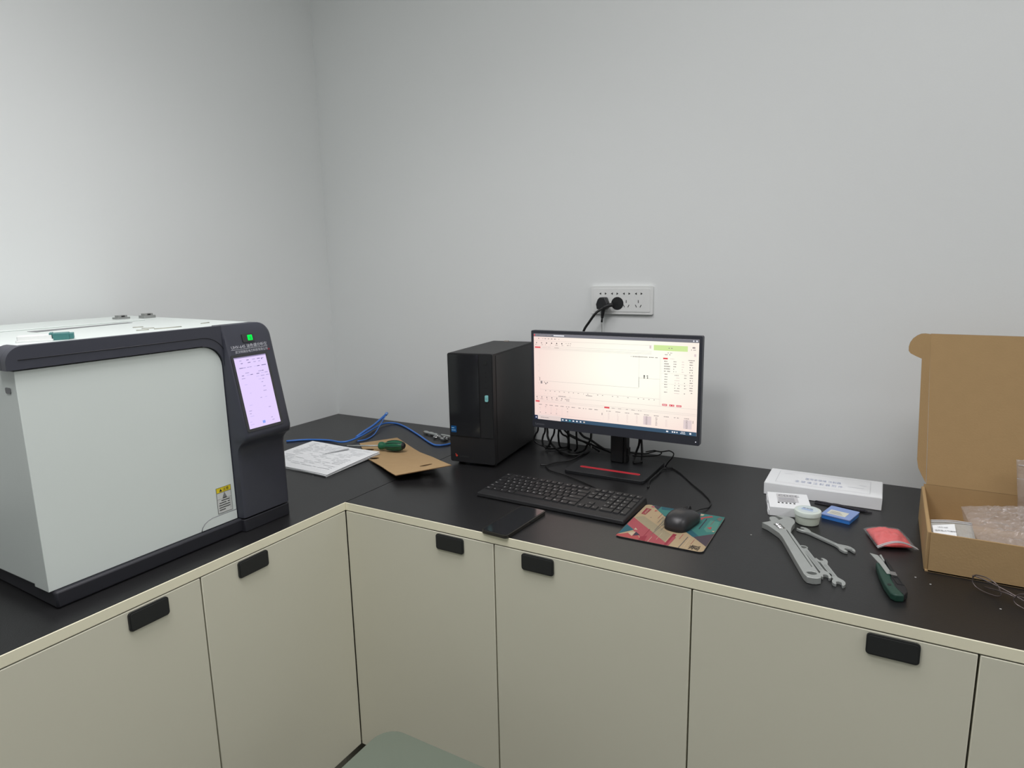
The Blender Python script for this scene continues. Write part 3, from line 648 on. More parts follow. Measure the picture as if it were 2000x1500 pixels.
bm = BM(); tube(bm, [(1.1735, -.0425, 1.2505), (1.1531, -.050, 1.2349), (1.1318, -.050, 1.208), (1.1115, -.050, 1.1766), (1.098, -.05, 1.12), (1.09, -.06, 1.02), (1.08, -.09, .90), (1.07, -.07, .804)], .0038, 8); mk('cord', bm, M_cable, p)

# ------------------------------------------------------------------ cords tangled behind the monitor
CG = 'black cables tangled behind the monitor'
CABLES = [
 [(.985, -.12, .94), (.976, -.1, .866), (.967, -.1, .847), (.961, -.1, .83), (.968, -.1, .82), (.989, -.1, .812), (1.01, -.08, .805)],
 [(1.008, -.13, .94), (1.001, -.1, .867), (.994, -.1, .845), (.991, -.1, .826), (.998, -.1, .81), (1.02, -.1, .8045), (1.06, -.06, .8045)],
 [(1.015, -.13, .94), (1.009, -.1, .866), (1.01, -.1, .844), (1.021, -.1, .824), (1.046, -.104, .806), (1.083, -.127, .8045), (1.116, -.126, .8045), (1.136, -.111, .8045), (1.14, -.07, .8045)],
 [(1.045, -.12, .94), (1.036, -.104, .866), (1.027, -.106, .841), (1.018, -.108, .818), (1.007, -.11, .8045)],
 [(1.050, -.10, .94), (1.045, -.092, .867), (1.043, -.09, .845), (1.045, -.08, .8085), (1.06, -.05, .8045)],
 [(1.035, -.11, .94), (1.056, -.1, .865), (1.076, -.1, .852), (1.082, -.1, .842), (1.082, -.1, .815), (1.086, -.085, .8045)],
 [(1.08, -.09, .94), (1.076, -.09, .865), (1.08, -.09, .855), (1.107, -.085, .842), (1.14, -.08, .834), (1.165, -.07, .822), (1.20, -.05, .8045)],
 [(1.112, -.10, .94), (1.11, -.1, .866), (1.111, -.1, .848), (1.112, -.1, .820), (1.10, -.09, .8045)],
 [(1.09, -.11, .93), (1.126, -.1, .865), (1.156, -.1, .851), (1.191, -.1, .832), (1.218, -.09, .817), (1.235, -.06, .806)],
 [(1.163, -.1, .94), (1.159, -.1, .867), (1.156, -.098, .851), (1.145, -.1, .831), (1.132, -.10, .812), (1.10, -.13, .8045)],
 [(1.022, -.09, .93), (1.05, -.06, .86), (1.09, -.05, .835), (1.13, -.05, .82), (1.17, -.06, .8045)]]
for i, c in enumerate(CABLES):
    bm = BM(); tube(bm, c, .0030 if i not in (2, 8) else .0036, 8); o = mk('cable', bm, M_cable if i != 2 else mat('charcoal_cable', (46, 46, 46), .4)); tag(o, {0: 'leftmost black cable behind the monitor, hanging right beside the tower', 2: 'thick charcoal cable looping down onto the worktop left of the monitor stand', 8: 'thick black cable slanting down behind the monitor stand, right side of the tangle'}.get(i, 'thin black cable hanging in the tangle behind the monitor'), 'cable', CG)
bm = BM(); tube(bm, [(1.316, -.13, .95), (1.313, -.1, .867), (1.304, -.1, .831), (1.303, -.114, .8145), (1.315, -.150, .8135), (1.330, -.135, .8135), (1.327, -.118, .8135), (1.323, -.105, .835), (1.318, -.1, .875), (1.318, -.13, .95)], .0034, 8)
o = mk('cable', bm, M_cable); tag(o, 'thick black cable looping down to the right of the monitor stand', 'cable')
bm = BM(); tube(bm, [(1.131, -.08, .8045), (1.1456, -.1316, .813), (1.1285, -.1778, .8040), (1.0997, -.2195, .8040), (1.0845, -.254, .8040), (1.0673, -.2625, .8040)], .0024, 8)
o = mk('cable', bm, M_cable); tag(o, 'short black cable end lying on the worktop left of the monitor base', 'cable')
bm = BM(); tube(bm, [(1.085, -.262, .8035), (1.0952, -.275, .8030), (1.1194, -.297, .8030), (1.1707, -.3128, .8030), (1.2274, -.3394, .8030), (1.2898, -.3745, .8030), (1.30, -.396, .8085), (1.302, -.405, .812)], .0018, 8)
o = mk('cable', bm, M_cable); tag(o, 'thin black cord running from beside the monitor base to the keyboard', 'cable')
bm = BM(); tube(bm, [(1.285, -.12, .8334), (1.31, -.12, .832), (1.3374, -.12, .8351), (1.36, -.12, .843), (1.3737, -.12, .8472), (1.386, -.12, .8438), (1.3764, -.12, .8353), (1.3498, -.12, .8293), (1.32, -.118, .824), (1.2977, -.115, .8225)], .0017, 8)
o = mk('cable', bm, M_cable); tag(o, 'thin black cord loop standing right of the monitor stand', 'cable')

# ------------------------------------------------------------------ keyboard (local: x right, y back)
kb = thing('keyboard', 'black full-size keyboard with white key legends in front of the monitor', 'keyboard', (1.038, -.5625, ZT), R(-1.5))
KW, KD = .4015, .157
bm = BM()
lo = [(0, 0, .001), (KW, 0, .001), (KW, KD, .001), (0, KD, .001)]; hi = [(.002, .002, .011), (KW - .002, .002, .011), (KW - .003, KD - .003, .019), (.003, KD - .003, .019)]
v = [bm.verts.new(p_) for p_ in lo + hi]
for idx in ((3, 2, 1, 0), (4, 5, 6, 7), (0, 1, 5, 4), (1, 2, 6, 5), (2, 3, 7, 6), (3, 0, 4, 7)): bm.faces.new([v[i] for i in idx])
mk('keyboard_body', bm, M_black2, kb, local=True, bevel=.0022)
def kz(y): return .011 + .008 * (y - .002) / (KD - .005)
u = .3885 / 22.5; ky0 = .030; rp = (.150 - ky0) / 6.25
rows = [
 [(0, 1.25, 'Ctrl'), (1.25, 1.25, 'Fn'), (2.5, 1.25, 'o'), (3.75, 1.25, 'Alt'), (5, 5, ''), (10, 1.25, 'Alt'), (11.25, 1.25, 'M'), (12.5, 1.25, 'E'), (13.75, 1.25, 'Ctrl'), (15.25, 1, '<'), (16.25, 1, 'v'), (17.25, 1, '>'), (18.5, 2, '0'), (20.5, 1, '.'), ],
 [(0, 2.25, 'Shift')] + [(2.25 + i, 1, c) for i, c in enumerate('ZXCVBNM,./')] + [(12.25, 2.75, 'Shift'), (16.25, 1, '^')] + [(18.5 + i, 1, c) for i, c in enumerate('123')],
 [(0, 1.75, 'Caps')] + [(1.75 + i, 1, c) for i, c in enumerate("ASDFGHJKL;'")] + [(12.75, 2.25, 'Enter')] + [(18.5 + i, 1, c) for i, c in enumerate('456')],
 [(0, 1.5, 'Tab')] + [(1.5 + i, 1, c) for i, c in enumerate('QWERTYUIOP[]')] + [(13.5, 1.5, '\\'), (15.25, 1, 'Del'), (16.25, 1, 'End'), (17.25, 1, 'Pg')] + [(18.5 + i, 1, c) for i, c in enumerate('789')],
 [(i, 1, c) for i, c in enumerate('`1234567890-=')] + [(13, 2, 'Bksp'), (15.25, 1, 'Ins'), (16.25, 1, 'Hm'), (17.25, 1, 'Pg')] + [(18.5 + i, 1, c) for i, c in enumerate(('Nm', '/', '*', '-'))],
 [(0, 1, 'Esc')] + [(1.6 + i + .4 * (i // 4), 1, 'F%d' % (i + 1)) for i in range(12)] + [(15.25, 1, 'Prt'), (16.25, 1, 'Scr'), (17.25, 1, 'Pau'), (18.5, 1, 'c'), (19.5, 1, '+'), (20.5, 1, 'x'), (21.5, 1, 'o')]]
cache = {}; M_key = mat('key_plastic', (26, 26, 28), .5, var=.04)
tilt = math.atan(.008 / (KD - .005))
bl = BM(); keys = []
def keymesh(wu, hu):
    if (wu, hu) in cache: return cache[(wu, hu)]
    b = BM(); a, c = wu * u - .0022, hu * rp - .0022
    lo_ = [(0, 0, 0), (a, 0, 0), (a, c, 0), (0, c, 0)]; hi_ = [(.0012, .0010, .0028), (a - .0012, .0010, .0028), (a - .0012, c - .0014, .0028), (.0012, c - .0014, .0028)]
    vv = [b.verts.new(q) for q in lo_ + hi_]
    for idx in ((4, 5, 6, 7), (0, 1, 5, 4), (1, 2, 6, 5), (2, 3, 7, 6), (3, 0, 4, 7)): b.faces.new([vv[i] for i in idx])
    me = bpy.data.meshes.new('key'); b.to_mesh(me); b.free(); me.materials.append(M_key); cache[(wu, hu)] = me; return me
def key(x, y, wu, hu, s):
    o = bpy.data.objects.new('key', keymesh(wu, hu)); C.objects.link(o); o.parent = kb
    X, Y = .0075 + x * u, y; o.location = (X, Y, kz(Y) + .0001); o.rotation_euler = (tilt, 0, 0)
    if s: text(bl, s, .0062 if len(s) == 1 else .0042, Matrix.Translation((X + .003, Y + .005, kz(Y) + .0034)) @ Matrix.Rotation(tilt, 4, 'X'))
for r, row in enumerate(rows):
    y = ky0 + r * rp + (.25 * rp if r == 5 else 0)
    for x, wu, s in row: key(x, y, wu, 1, s)
key(21.5, ky0, 1, 2, 'En'); key(21.5, ky0 + 2 * rp, 1, 2, '+')
mk('key_legends', bl, mat('legend_white', (205, 205, 205), .6), kb, local=True, weld=False, label='white legends on the keys', kind='stuff')
# ------------------------------------------------------------------ phone
ph = thing('phone', 'dark smartphone in a slim case lying over the front edge of the worktop', 'phone', (1.2135, -.671, ZT + .0006), R(-3.2))
bm = BM(); prism(bm, rrect(-.0345, .0345, -.0855, .0855, .009), 0, .0078); mk('case', bm, mat('phone_case', (40, 38, 34), .35), ph, local=True, bevel=.0025, seg=3)
bm = BM(); prism(bm, rrect(-.0318, .0318, -.0828, .0828, .007), .0078, .0084); mk('glass', bm, M_gloss, ph, local=True)
bm = BM(); box(bm, .0343, .0355, .010, .030, .003, .0055); mk('side_button', bm, M_black, ph, local=True)

# ------------------------------------------------------------------ mouse pad and mouse (pad-local millimetres)
PO = Vector((1.4430, -.6370, ZT))
pad = thing('mouse_pad', 'mouse pad with teal, cream and pink angular print under the mouse', 'mouse pad', PO)
bm = BM(); prism(bm, rrect(0, .188, 0, .212, .011), .0002, .0026); mk('pad_base', bm, M_black2, pad, local=True)
PC = {n: mat('pad_' + n, tuple(int(q * .77 + 6) for q in c), .75, var=.04, nscale=80) for n, c in (('cream', (205, 178, 138)), ('cream2', (178, 164, 130)), ('teal', (58, 136, 128)), ('teal2', (88, 158, 142)), ('petrol', (30, 98, 112)), ('purple', (80, 66, 76)), ('navy', (58, 50, 68)), ('pink', (192, 82, 92)), ('red', (200, 84, 84)), ('crimson', (168, 46, 64)), ('pale', (224, 200, 168)), ('grey', (120, 112, 104)), ('ink', (58, 46, 40)), ('rose', (205, 110, 118)))}
pn = list(PC); pi = {n: i for i, n in enumerate(pn)}
bm = BM()
def clip(poly):
    x0, x1, y0, y1 = 1.5, 186.5, 1.5, 210.5
    for ax_, lim, sg in ((0, x0, 1), (0, x1, -1), (1, y0, 1), (1, y1, -1)):
        out = []
        for i in range(len(poly)):
            a, b = poly[i - 1], poly[i]; ia, ib = sg * (a[ax_] - lim) >= 0, sg * (b[ax_] - lim) >= 0
            if ia != ib:
                t_ = (lim - a[ax_]) / (b[ax_] - a[ax_]); out.append((a[0] + (b[0] - a[0]) * t_, a[1] + (b[1] - a[1]) * t_))
            if ib: out.append(b)
        poly = out
        if len(poly) < 3: return []
    return poly
def pd(poly, n, lay):
    poly = clip(poly)
    if len(poly) < 3: return
    for t_ in tessellate_polygon([[Vector((a, b, 0)) for a, b in poly]]):
        q = [poly[i] for i in t_]
        if area2(q) < 0: q.reverse()
        quad(bm, [(a / 1000, b / 1000, .0026 + lay * .00008) for a, b in q], pi[n])
base = [(a * 1000, b * 1000) for a, b in rrect(.0012, .1868, .0012, .2108, .010)]
quad(bm, [(a / 1000, b / 1000, .00265) for a, b in base], pi['cream'])
pd([(2, 120), (20, 135), (70, 90), (106, 60), (104, 16), (60, 60)], 'cream2', 1)
pd([(60, 150), (110, 100), (112, 80), (70, 100)], 'cream2', 1)
pd([(12, 214), (190, 214), (190, 105), (150, 68), (60, 157)], 'teal', 2)
pd([(150.8, 68.4), (190, 109), (190, 28)], 'purple', 3)
pd([(18.7, 207.5), (37.8, 212), (36.6, 187.2)], 'navy', 3); pd([(37.8, 214), (80, 214), (66, 196), (44, 192)], 'petrol', 3)
pd([(60, 157), (150.8, 68.4), (160, 78), (80, 172)], 'petrol', 3); pd([(161.8, 177.5), (182.9, 175.2), (186.8, 118.6), (169.9, 105.9), (160.4, 121.4)], 'teal2', 4)
pd([(0, 119), (106.3, 14.8), (112, 0), (66, 0), (0, 73)], 'pink', 2)
pd([(0, 73), (26.1, 48.2), (0, 10.5)], 'petrol', 3); pd([(0, 0), (0, 12), (6.5, 13.8), (33.6, 39.8), (58, 0)], 'red', 3)
pd([(33.6, 39.8), (47.1, 26.7), (34.3, 16.2)], 'navy', 4); pd([(20, 26.8), (33.6, 39.8), (33, 13.5)], 'pale', 5); pd([(25.4, 50), (25.6, 60.5), (33.8, 50.2)], 'pale', 5)
pd([(108.4, 66.2), (106.3, 1), (112.1, 1), (116.8, 64.6)], 'crimson', 4); pd([(112, 50), (112.5, 1), (116.5, 1), (119, 50)], 'pink', 5); pd([(50, 20), (52, 1), (66, 1), (62, 30)], 'crimson', 4)
def ln(x0, y0, x1, y1, w_, n, lay=5): pd([(x0 - w_, y0), (x0 + w_, y0), (x1 + w_, y1), (x1 - w_, y1)], n, lay)
for a in ((53.8, 167.7, 52.9, 135.2, .5, 'crimson'), (55.9, 67.7, 56, 1, .8, 'crimson'), (72.6, 30, 72.3, 1, .5, 'pale'), (69.2, 148, 67.3, 65.3, .7, 'grey'), (74.2, 110.9, 67.4, 37.2, .5, 'grey'), (128.3, 72.5, 127.4, 44.7, .6, 'red'), (140.8, 63.2, 137.4, 1, .9, 'grey'), (156.8, 56, 155.5, 29.1, .4, 'crimson'),
          (81, 118, 79, 70, .5, 'grey'), (61, 150, 60, 110, .5, 'grey'), (86, 60, 85, 20, .4, 'pale'), (147, 60, 146, 12, .6, 'pale')): ln(*a)
pd([(151.4, 183.3), (153.7, 180), (151.9, 115), (150, 116.9)], 'navy', 6); pd([(137.9, 183.1), (158.4, 204.9), (163, 198.1), (145.6, 182.5), (143.2, 168)], 'red', 6); pd([(164.5, 131.8), (173.3, 140.5), (174.6, 122.5)], 'red', 6)
pd([(88.2, 210), (98.5, 210), (100.7, 196.2), (94.1, 197.5)], 'rose', 6); pd([(69, 211), (80.6, 211), (77.8, 193.9), (71.1, 195.2)], 'purple', 6); pd([(104, 210), (122, 210), (130, 196), (112, 192)], 'purple', 5); pd([(126, 208), (132, 208), (136, 190), (131, 188)], 'navy', 6); pd([(133, 206), (142, 206), (140, 196), (135, 194)], 'pale', 6)
pd([(82, 210), (87, 210), (86, 202), (83, 202)], 'pale', 6); pd([(176, 205), (184, 198), (182, 180), (172, 190)], 'grey', 5); ln(170, 180, 168, 150, .4, 'crimson', 6); pd([(178, 118), (184, 121), (183, 112)], 'pale', 6)
pd([(33.5, 171.4), (31.6, 182.3), (38.5, 181)], 'red', 5); pd([(16, 204), (22, 207), (25, 196), (18, 195)], 'rose', 5); pd([(35, 133), (38, 136), (38, 131)], 'grey', 5)
pd([(9.4, 145.6), (20.4, 143.5), (22.6, 183), (9.0, 185.5)], 'crimson', 5)
quadM = Matrix.Translation((.0188, .148, .0032)) @ Matrix.Rotation(R(90), 4, 'Z')
text(bm, 'Lenovo', .0105, quadM, pi['pale'])
text(bm, '激', .024, Matrix.Translation((.1755, .004, .0034)) @ Matrix.Rotation(R(90), 4, 'Z'), pi['ink'])
mk('pad_print', bm, [PC[n] for n in pn], pad, local=True, weld=False)
for v in bpy.data.meshes['pad_print'].vertices: pass

ms = thing('mouse', 'matte black computer mouse resting on the patterned pad', 'mouse', (1.5545, -.512, ZT + .0032), R(-10))
def mousebody(zlo, zhi_fn, sx, sy, name, m, parent):
    bm = BM(); N, K = 28, 9; rings = []
    for k in range(K + 1):
        s = k / K; ang = s * PI / 2; ring = []
        for j in range(N):
            a = 2 * PI * j / N; ca, sa = math.cos(a), math.sin(a)
            e = .72
            cx = math.copysign(abs(ca) ** e, ca) * sx; cy = math.copysign(abs(sa) ** e, sa) * sy
            f = math.cos(ang) ** .55 if k < K else .0
            x, y = cx * f, cy * f
            waist = 1 - .06 * math.cos(y / sy * PI * .9)
            z = zlo + (zhi_fn(y) - zlo) * math.sin(ang) ** .9
            ring.append(bm.verts.new((x * waist, y, z)))
        rings.append(ring)
    for A_, B2 in zip(rings, rings[1:]):
        for j in range(N): bm.faces.new([A_[j], A_[(j + 1) % N], B2[(j + 1) % N], B2[j]])
    bm.faces.new(list(reversed(rings[0])))
    return mk(name, bm, m, parent, local=True, smooth=True, angle=60)
M_mouse = mat('mouse_plastic', (40, 40, 42), .38, var=.03)
mousebody(.0065, lambda y: .036 - .010 * max(0, (y + .01) / .05) ** 1.3 - .004 * max(0, -(y + .02) / .03) ** 2, .0305, .0515, 'top_shell', M_mouse, ms)
bm = BM(); prism(bm, [(x * .97, y * .985) for x, y in [(math.copysign(abs(math.cos(a)) ** .72, math.cos(a)) * .0305 * (1 - .06 * math.cos(math.sin(a) * PI * .9)), math.copysign(abs(math.sin(a)) ** .72, math.sin(a)) * .0515) for a in [2 * PI * k / 36 for k in range(36)]]], .0003, .0095)
mk('base_shell', bm, mat('mouse_base', (27, 27, 29), .5), ms, local=True, bevel=.001)
bm = BM(); lathe(bm, [(.0085, -.0035), (.0095, -.002), (.0095, .002), (.0085, .0035)], 20, Matrix.Translation((0, .030, .0255)) @ Matrix.Rotation(R(90), 4, 'Y')); mk('scroll_wheel', bm, M_black2, ms, local=True, smooth=True)
bm = BM(); tube(bm, [(0, .044, .0268), (0, .036, .0310), (0, .018, .0352), (0, .005, .0363)], .0006, 6); mk('button_seam', bm, M_ink, ms, local=True)
q0 = wm(ms) @ Vector((0, .050, .010))
bm = BM(); tube(bm, [(1.3424, -.13, .8437), (1.3600, -.13, .849), (1.3711, -.14, .8540), (1.3901, -.145, .8540), (1.4110, -.148, .8600), (1.4181, -.148, .8607), (1.4287, -.148, .8549), (1.4255, -.148, .8426), (1.412, -.14, .825), (1.400, -.1253, .806), (1.403, -.118, .8025), (1.4167, -.1204, .8025), (1.4539, -.1589, .8025), (1.5036, -.2303, .8025), (1.5491, -.2909, .8025), (1.5775, -.3415, .8025), (1.5812, -.3781, .8025), (1.5750, -.4030, .806), (1.5690, -.4250, .8100), tuple(q0)], .0017, 8)
o = mk('cable', bm, M_cable); tag(o, 'thin black mouse cord arching over the worktop to the patterned pad', 'cable')
bm = BM(); tube(bm, [(1.418, -.122, .8045), (1.398, -.15, .8045), (1.3985, -.1911, .8045), (1.3975, -.2614, .8045), (1.4063, -.2945, .8025), (1.408, -.31, .8025)], .0022, 8)
o = mk('cable', bm, M_cable); tag(o, 'short black cord lying along the right side of the monitor base', 'cable')

# ------------------------------------------------------------------ boxes, jar, threads
lb = thing('carton', 'long flat white carton with pale blue lettering by the back wall', 'box', (1.81, -.152, ZT))
bm = BM(); box(bm, 1.6800, 1.9400, -.2165, -.0880, ZT + .0003, ZT + .0305); mk('carton_body', bm, M_paper, lb, bevel=.0008, seg=1)
bm = BM(); prism(bm, [(1.6815, -.2155), (1.9385, -.2155), (1.9385, -.089), (1.6815, -.089)], ZT + .0305, ZT + .0312); ld = mk('lid_panel', bm, M_paper, lb, bevel=.0005, seg=1)
bm = BM(); zz = ZT + .0316; I = Matrix.Translation((0, 0, zz))
for a in ((1.704, 1.914, -.1035, -.1027), (1.704, 1.914, -.2003, -.1995), (1.7036, 1.7046, -.2, -.103), (1.9134, 1.9144, -.2, -.103)): pr(bm, *a, 0, I)
St = Matrix.Diagonal((.66, 1.15, 1, 1)); text(bm, '医用全玻璃 注射器', .0150, Matrix.Translation((1.768, -.153, zz)) @ St, 1); text(bm, '全 玻 璃 注 射 器 附 件', .0165, Matrix.Translation((1.747, -.182, zz)) @ St, 1)
for k, a in enumerate(((1.715, 1.735), (1.89, 1.905), (1.865, 1.90))): pr(bm, a[0], a[1], -.122 - k * .022, -.120 - k * .022, 2, I)
mk('carton_print', bm, [mat('emboss_grey', (205, 207, 210), .7), mat('pale_blue_ink', (186, 194, 216), .7), mat('paler_ink', (214, 217, 222), .7)], ld, weld=False)
sbx = thing('carton', 'small white carton printed with a grey screen drawing, behind the jar', 'box', (1.7155, -.3612, ZT), R(12))
bm = BM(); box(bm, 0, .090, 0, .104, .0003, .0218); mk('carton_body', bm, M_paper, sbx, local=True, bevel=.0006, seg=1)
bm = BM(); box(bm, -.0022, .0002, .002, .050, .0005, .0125); box(bm, -.0030, .0002, .004, .030, .0005, .0065); box(bm, -.0016, .0002, .055, .1, .0005, .018); mk('tuck_flap', bm, M_paper, sbx, local=True, bevel=.0004, seg=1)
bm = BM(); I = Matrix.Translation((0, 0, .0221))
pr(bm, .020, .066, .040, .094, 0, I); I = Matrix.Translation((0, 0, .0223)); pr(bm, .023, .058, .054, .070, 1, I); pr(bm, .020, .060, .0385, .0405, 2, I); pr(bm, .021, .059, .0435, .0455, 1, I); pr(bm, .022, .058, .049, .0505, 2, I)
text(bm, 'CDCC', .0165, Matrix.Translation((.0235, .0765, .0225)), 2)
for k in range(5): pr(bm, .0195 + k * .0085, .0235 + k * .0085, .0285, .0345, 3, I)
mk('carton_print', bm, [mat('print_grey', (205, 205, 206), .7), mat('print_grey_dark', (178, 178, 182), .7), mat('print_line', (120, 120, 126), .7), M_ink], sbx, local=True, weld=False)

jr = thing('jar', 'small round milky plastic jar with a blue-printed lid', 'jar', (1.7965, -.3700, ZT))
M_milk = mat('milky_plastic', (205, 214, 200), .35, var=.02)
bm = BM(); lathe(bm, [(.0225, .0004), (.0240, .002), (.0255, .012), (.0260, .0205)], 36); mk('jar_body', bm, M_milk, jr, local=True, smooth=True)
bm = BM(); lathe(bm, [(.0268, .0203), (.0278, .0210), (.0282, .0285), (.0272, .0310), (.0250, .0318)], 36); l = mk('jar_lid', bm, mat('milky_lid', (212, 222, 214), .35, var=.02), jr, local=True, smooth=True)
bm = BM(); quad(bm, [(a, b, .0320) for a, b in ell(0, 0, .021, .021, 24)], 0); quad(bm, [(-.014, -.004, .0322), (.010, -.011, .0322), (.012, -.002, .0322), (-.012, .005, .0322)], 1); text(bm, '真空脂', .0075, Matrix.Translation((-.012, .004, .0323)) @ Matrix.Rotation(R(-8), 4, 'Z'), 2)
mk('lid_sticker', bm, [mat('lid_pale', (206, 218, 220), .4), mat('lid_blue', (170, 190, 220), .4), mat('lid_ink', (110, 120, 150), .5)], l, local=True, weld=False)

bb = thing('plastic_case', 'small flat blue plastic case with a cream label, right of the jar', 'case', (1.8210, -.3255, ZT), R(-15))
M_bcase = mat('blue_case', (62, 130, 214), .25, var=.04)
bm = BM(); prism(bm, rrect(0, .0605, 0, .066, .003), .0003, .0085); mk('case_tray', bm, M_bcase, bb, local=True, bevel=.0008)
bm = BM(); prism(bm, rrect(-.0008, .0613, -.0008, .0668, .003), .0086, .0110); l = mk('case_lid', bm, mat('frosted_blue_lid', (132, 156, 208), .3, var=.04), bb, local=True, bevel=.0006)
bm = BM(); prism(bm, [(.008, .011), (.047, .011), (.047, .040), (.008, .040)], .0110, .0113); lab = mk('case_label', bm, mat('cream_label', (214, 214, 200), .6), l, local=True)
bm = BM(); I = Matrix.Translation((0, 0, .0115))
for k in range(3): pr(bm, .012, .040 - .004 * k, .017 + k * .006, .0185 + k * .006, 0, I)
mk('label_print', bm, M_greyink, lab, local=True, weld=False)

bm = BM(); rnd = random.Random(4)
for k in range(16):
    s = rnd.uniform(-.006, .006); a0 = 1.797 + rnd.uniform(0, .02); a1 = 1.915 + rnd.uniform(-.02, .01); pts = []
    for q in range(6):
        f = q / 5; pts.append((a0 + (a1 - a0) * f, -.2275 - .015 * f + s + rnd.uniform(-.004, .004) - .010 * max(0, f - .7) * (k % 3), ZT + .0016 + (k % 4) * .0011))
    tube(bm, pts, .0011, 6, k=4)
o = mk('cable_ties', bm, mat('black_thread', (38, 36, 44), .6)); tag(o, 'loose bundle of thin black ties in front of the long carton', 'cable ties', kind='stuff')

# ------------------------------------------------------------------ wrenches
aw = thing('adjustable_wrench', 'big grey adjustable wrench, the largest of the wrenches', 'wrench', (1.785, -.53, ZT))
ADJ = [(1.7126, -.4454), (1.7289, -.4262), (1.7402, -.4164), (1.7501, -.3994), (1.7316, -.3874), (1.7390, -.3835), (1.7493, -.3835), (1.7610, -.3850), (1.7695, -.3915), (1.7745, -.4020), (1.7761, -.4158), (1.7735, -.4330), (1.7728, -.4496), (1.7751, -.4744), (1.7995, -.5327), (1.8220, -.5900), (1.8429, -.6432), (1.8487, -.6553), (1.8490, -.6643), (1.8432, -.6704), (1.8351, -.6730), (1.8261, -.6716), (1.8200, -.6620), (1.7990, -.6060), (1.7803, -.5543), (1.7623, -.5059), (1.7532, -.4875), (1.7380, -.4690), (1.7256, -.4551)]
cut = [(1.7350, -.4420), (1.7475, -.4310), (1.7625, -.4565), (1.7510, -.4670)]
hole = ell(1.8325, -.6520, .0085, .0070, 16, R(20))
bm = BM(); prism(bm, ADJ, ZT + .0005, ZT + .0130, holes=[cut, hole]); mk('wrench_body', bm, M_steel, aw, bevel=.0012)
bm = BM(); prism(bm, [(1.7317, -.3935), (1.7250, -.3965), (1.7215, -.4030), (1.7228, -.4120), (1.7285, -.4255), (1.7395, -.4160), (1.7425, -.4080)], ZT + .0010, ZT + .0122); mk('movable_jaw', bm, M_steel, aw, bevel=.0010)
c0, c1 = Vector((1.7435, -.4380, ZT + .0085)), Vector((1.7555, -.4605, ZT + .0085))
bm = BM(); tube(bm, [c0.lerp(c1, i / 24) for i in range(25)], lambda s: .0055 + .0016 * math.cos(s * 2 * PI * 4.5), 14, smooth=False)
bm.transform(Matrix.Identity(4)); mk('worm_screw', bm, M_chrome, aw)
bm = BM(); tube(bm, [(1.7655, -.4650, ZT + .0128), (1.7808, -.5045, ZT + .0128), (1.8300, -.6255, ZT + .0128)], .0010, 6, smooth=False); mk('handle_groove', bm, mat('dark_steel', (90, 94, 92), .5, metal=.6), aw)

def openend(Rr, wsh, slot=.42):
    return [(-1.9 * Rr, wsh), (-1.0 * Rr, .78 * Rr), (-.4 * Rr, 1.02 * Rr), (.3 * Rr, 1.0 * Rr), (.85 * Rr, .78 * Rr), (1.02 * Rr, .55 * Rr), (.95 * Rr, slot * Rr), (-.05 * Rr, slot * Rr), (-.30 * Rr, .15 * Rr), (-.30 * Rr, -.15 * Rr), (-.05 * Rr, -slot * Rr), (.75 * Rr, -slot * Rr), (.82 * Rr, -.58 * Rr), (.65 * Rr, -.85 * Rr), (.2 * Rr, -1.02 * Rr), (-.4 * Rr, -1.0 * Rr), (-1.0 * Rr, -.75 * Rr), (-1.9 * Rr, -wsh)]
def wrench(label, p0, p1, Ra, Rb, ws, z0, th, ring=False, tw=15, group=None):
    p0, p1 = Vector(p0), Vector(p1); L = (p1 - p0).length; an_ = math.atan2(p1.y - p0.y, p1.x - p0.x)
    def place(poly, at, rot):
        c, s = math.cos(rot), math.sin(rot); return [(at + c * a - s * b, s * a + c * b) for a, b in poly]
    eb = openend(Rb, ws)
    body = [eb[0]] + place(eb[1:-1], 0, R(-tw)) + [eb[-1]]; body = [(L - Rb * .6 + a, b) for a, b in body]
    if ring: ea = [(Ra * 1.0, ws), (Ra * .8, Ra * .75), (0, Ra), (-Ra * .8, Ra * .75), (-Ra * 1.1, 0), (-Ra * .8, -Ra * .75), (0, -Ra), (Ra * .8, -Ra * .75), (Ra * 1.0, -ws)]; pa = [(Ra * .6 + a, b) for a, b in ea]; hl = [ell(Ra * .6, 0, Ra * .66, Ra * .66, 12)]
    else:
        e = openend(Ra, ws); e = [e[0]] + place(e[1:-1], 0, R(tw)) + [e[-1]]; pa = [(Ra * .6 - a, -b) for a, b in e]; hl = []
        pa = list(reversed([(a, b) for a, b in pa])) if False else pa
    # pa runs from -ws side round the head to +ws side; body runs +ws round the far head to -ws
    if ring: poly = list(pa) ; poly = poly + list(reversed(body))
    else: poly = body + pa
    o = thing('wrench', label, 'wrench', (p0.x, p0.y, ZT + z0), an_, group)
    bm = BM(); prism(bm, poly, 0, th, holes=hl); mk('wrench_body', bm, M_chrome if False else M_steel, o, local=True, bevel=.0009)
    bm = BM(); prism(bm, rrect(Ra * 2.6, L - Rb * 2.8, -ws * .5, ws * .5, ws * .45), th, th + .0003); mk('shank_panel', bm, mat('satin_steel_dark', (160, 164, 162), .42, metal=.45), o, local=True)
wrench('open-end steel wrench with one head against the jar, pointing right', (1.788, -.4210), (1.889, -.4980), .0105, .0135, .0042, .0005, .0055, tw=12)
wrench('slim steel wrench lying close beside the big adjustable wrench, between it and another', (1.803, -.5190), (1.8570, -.6410), .0085, .0105, .0050, .0005, .0055, ring=True, tw=15)
wrench('short double open-end steel wrench, rightmost of the small pair by the adjustable wrench', (1.8395, -.5650), (1.8800, -.6600), .0098, .0108, .0052, .0005, .0055, tw=15)

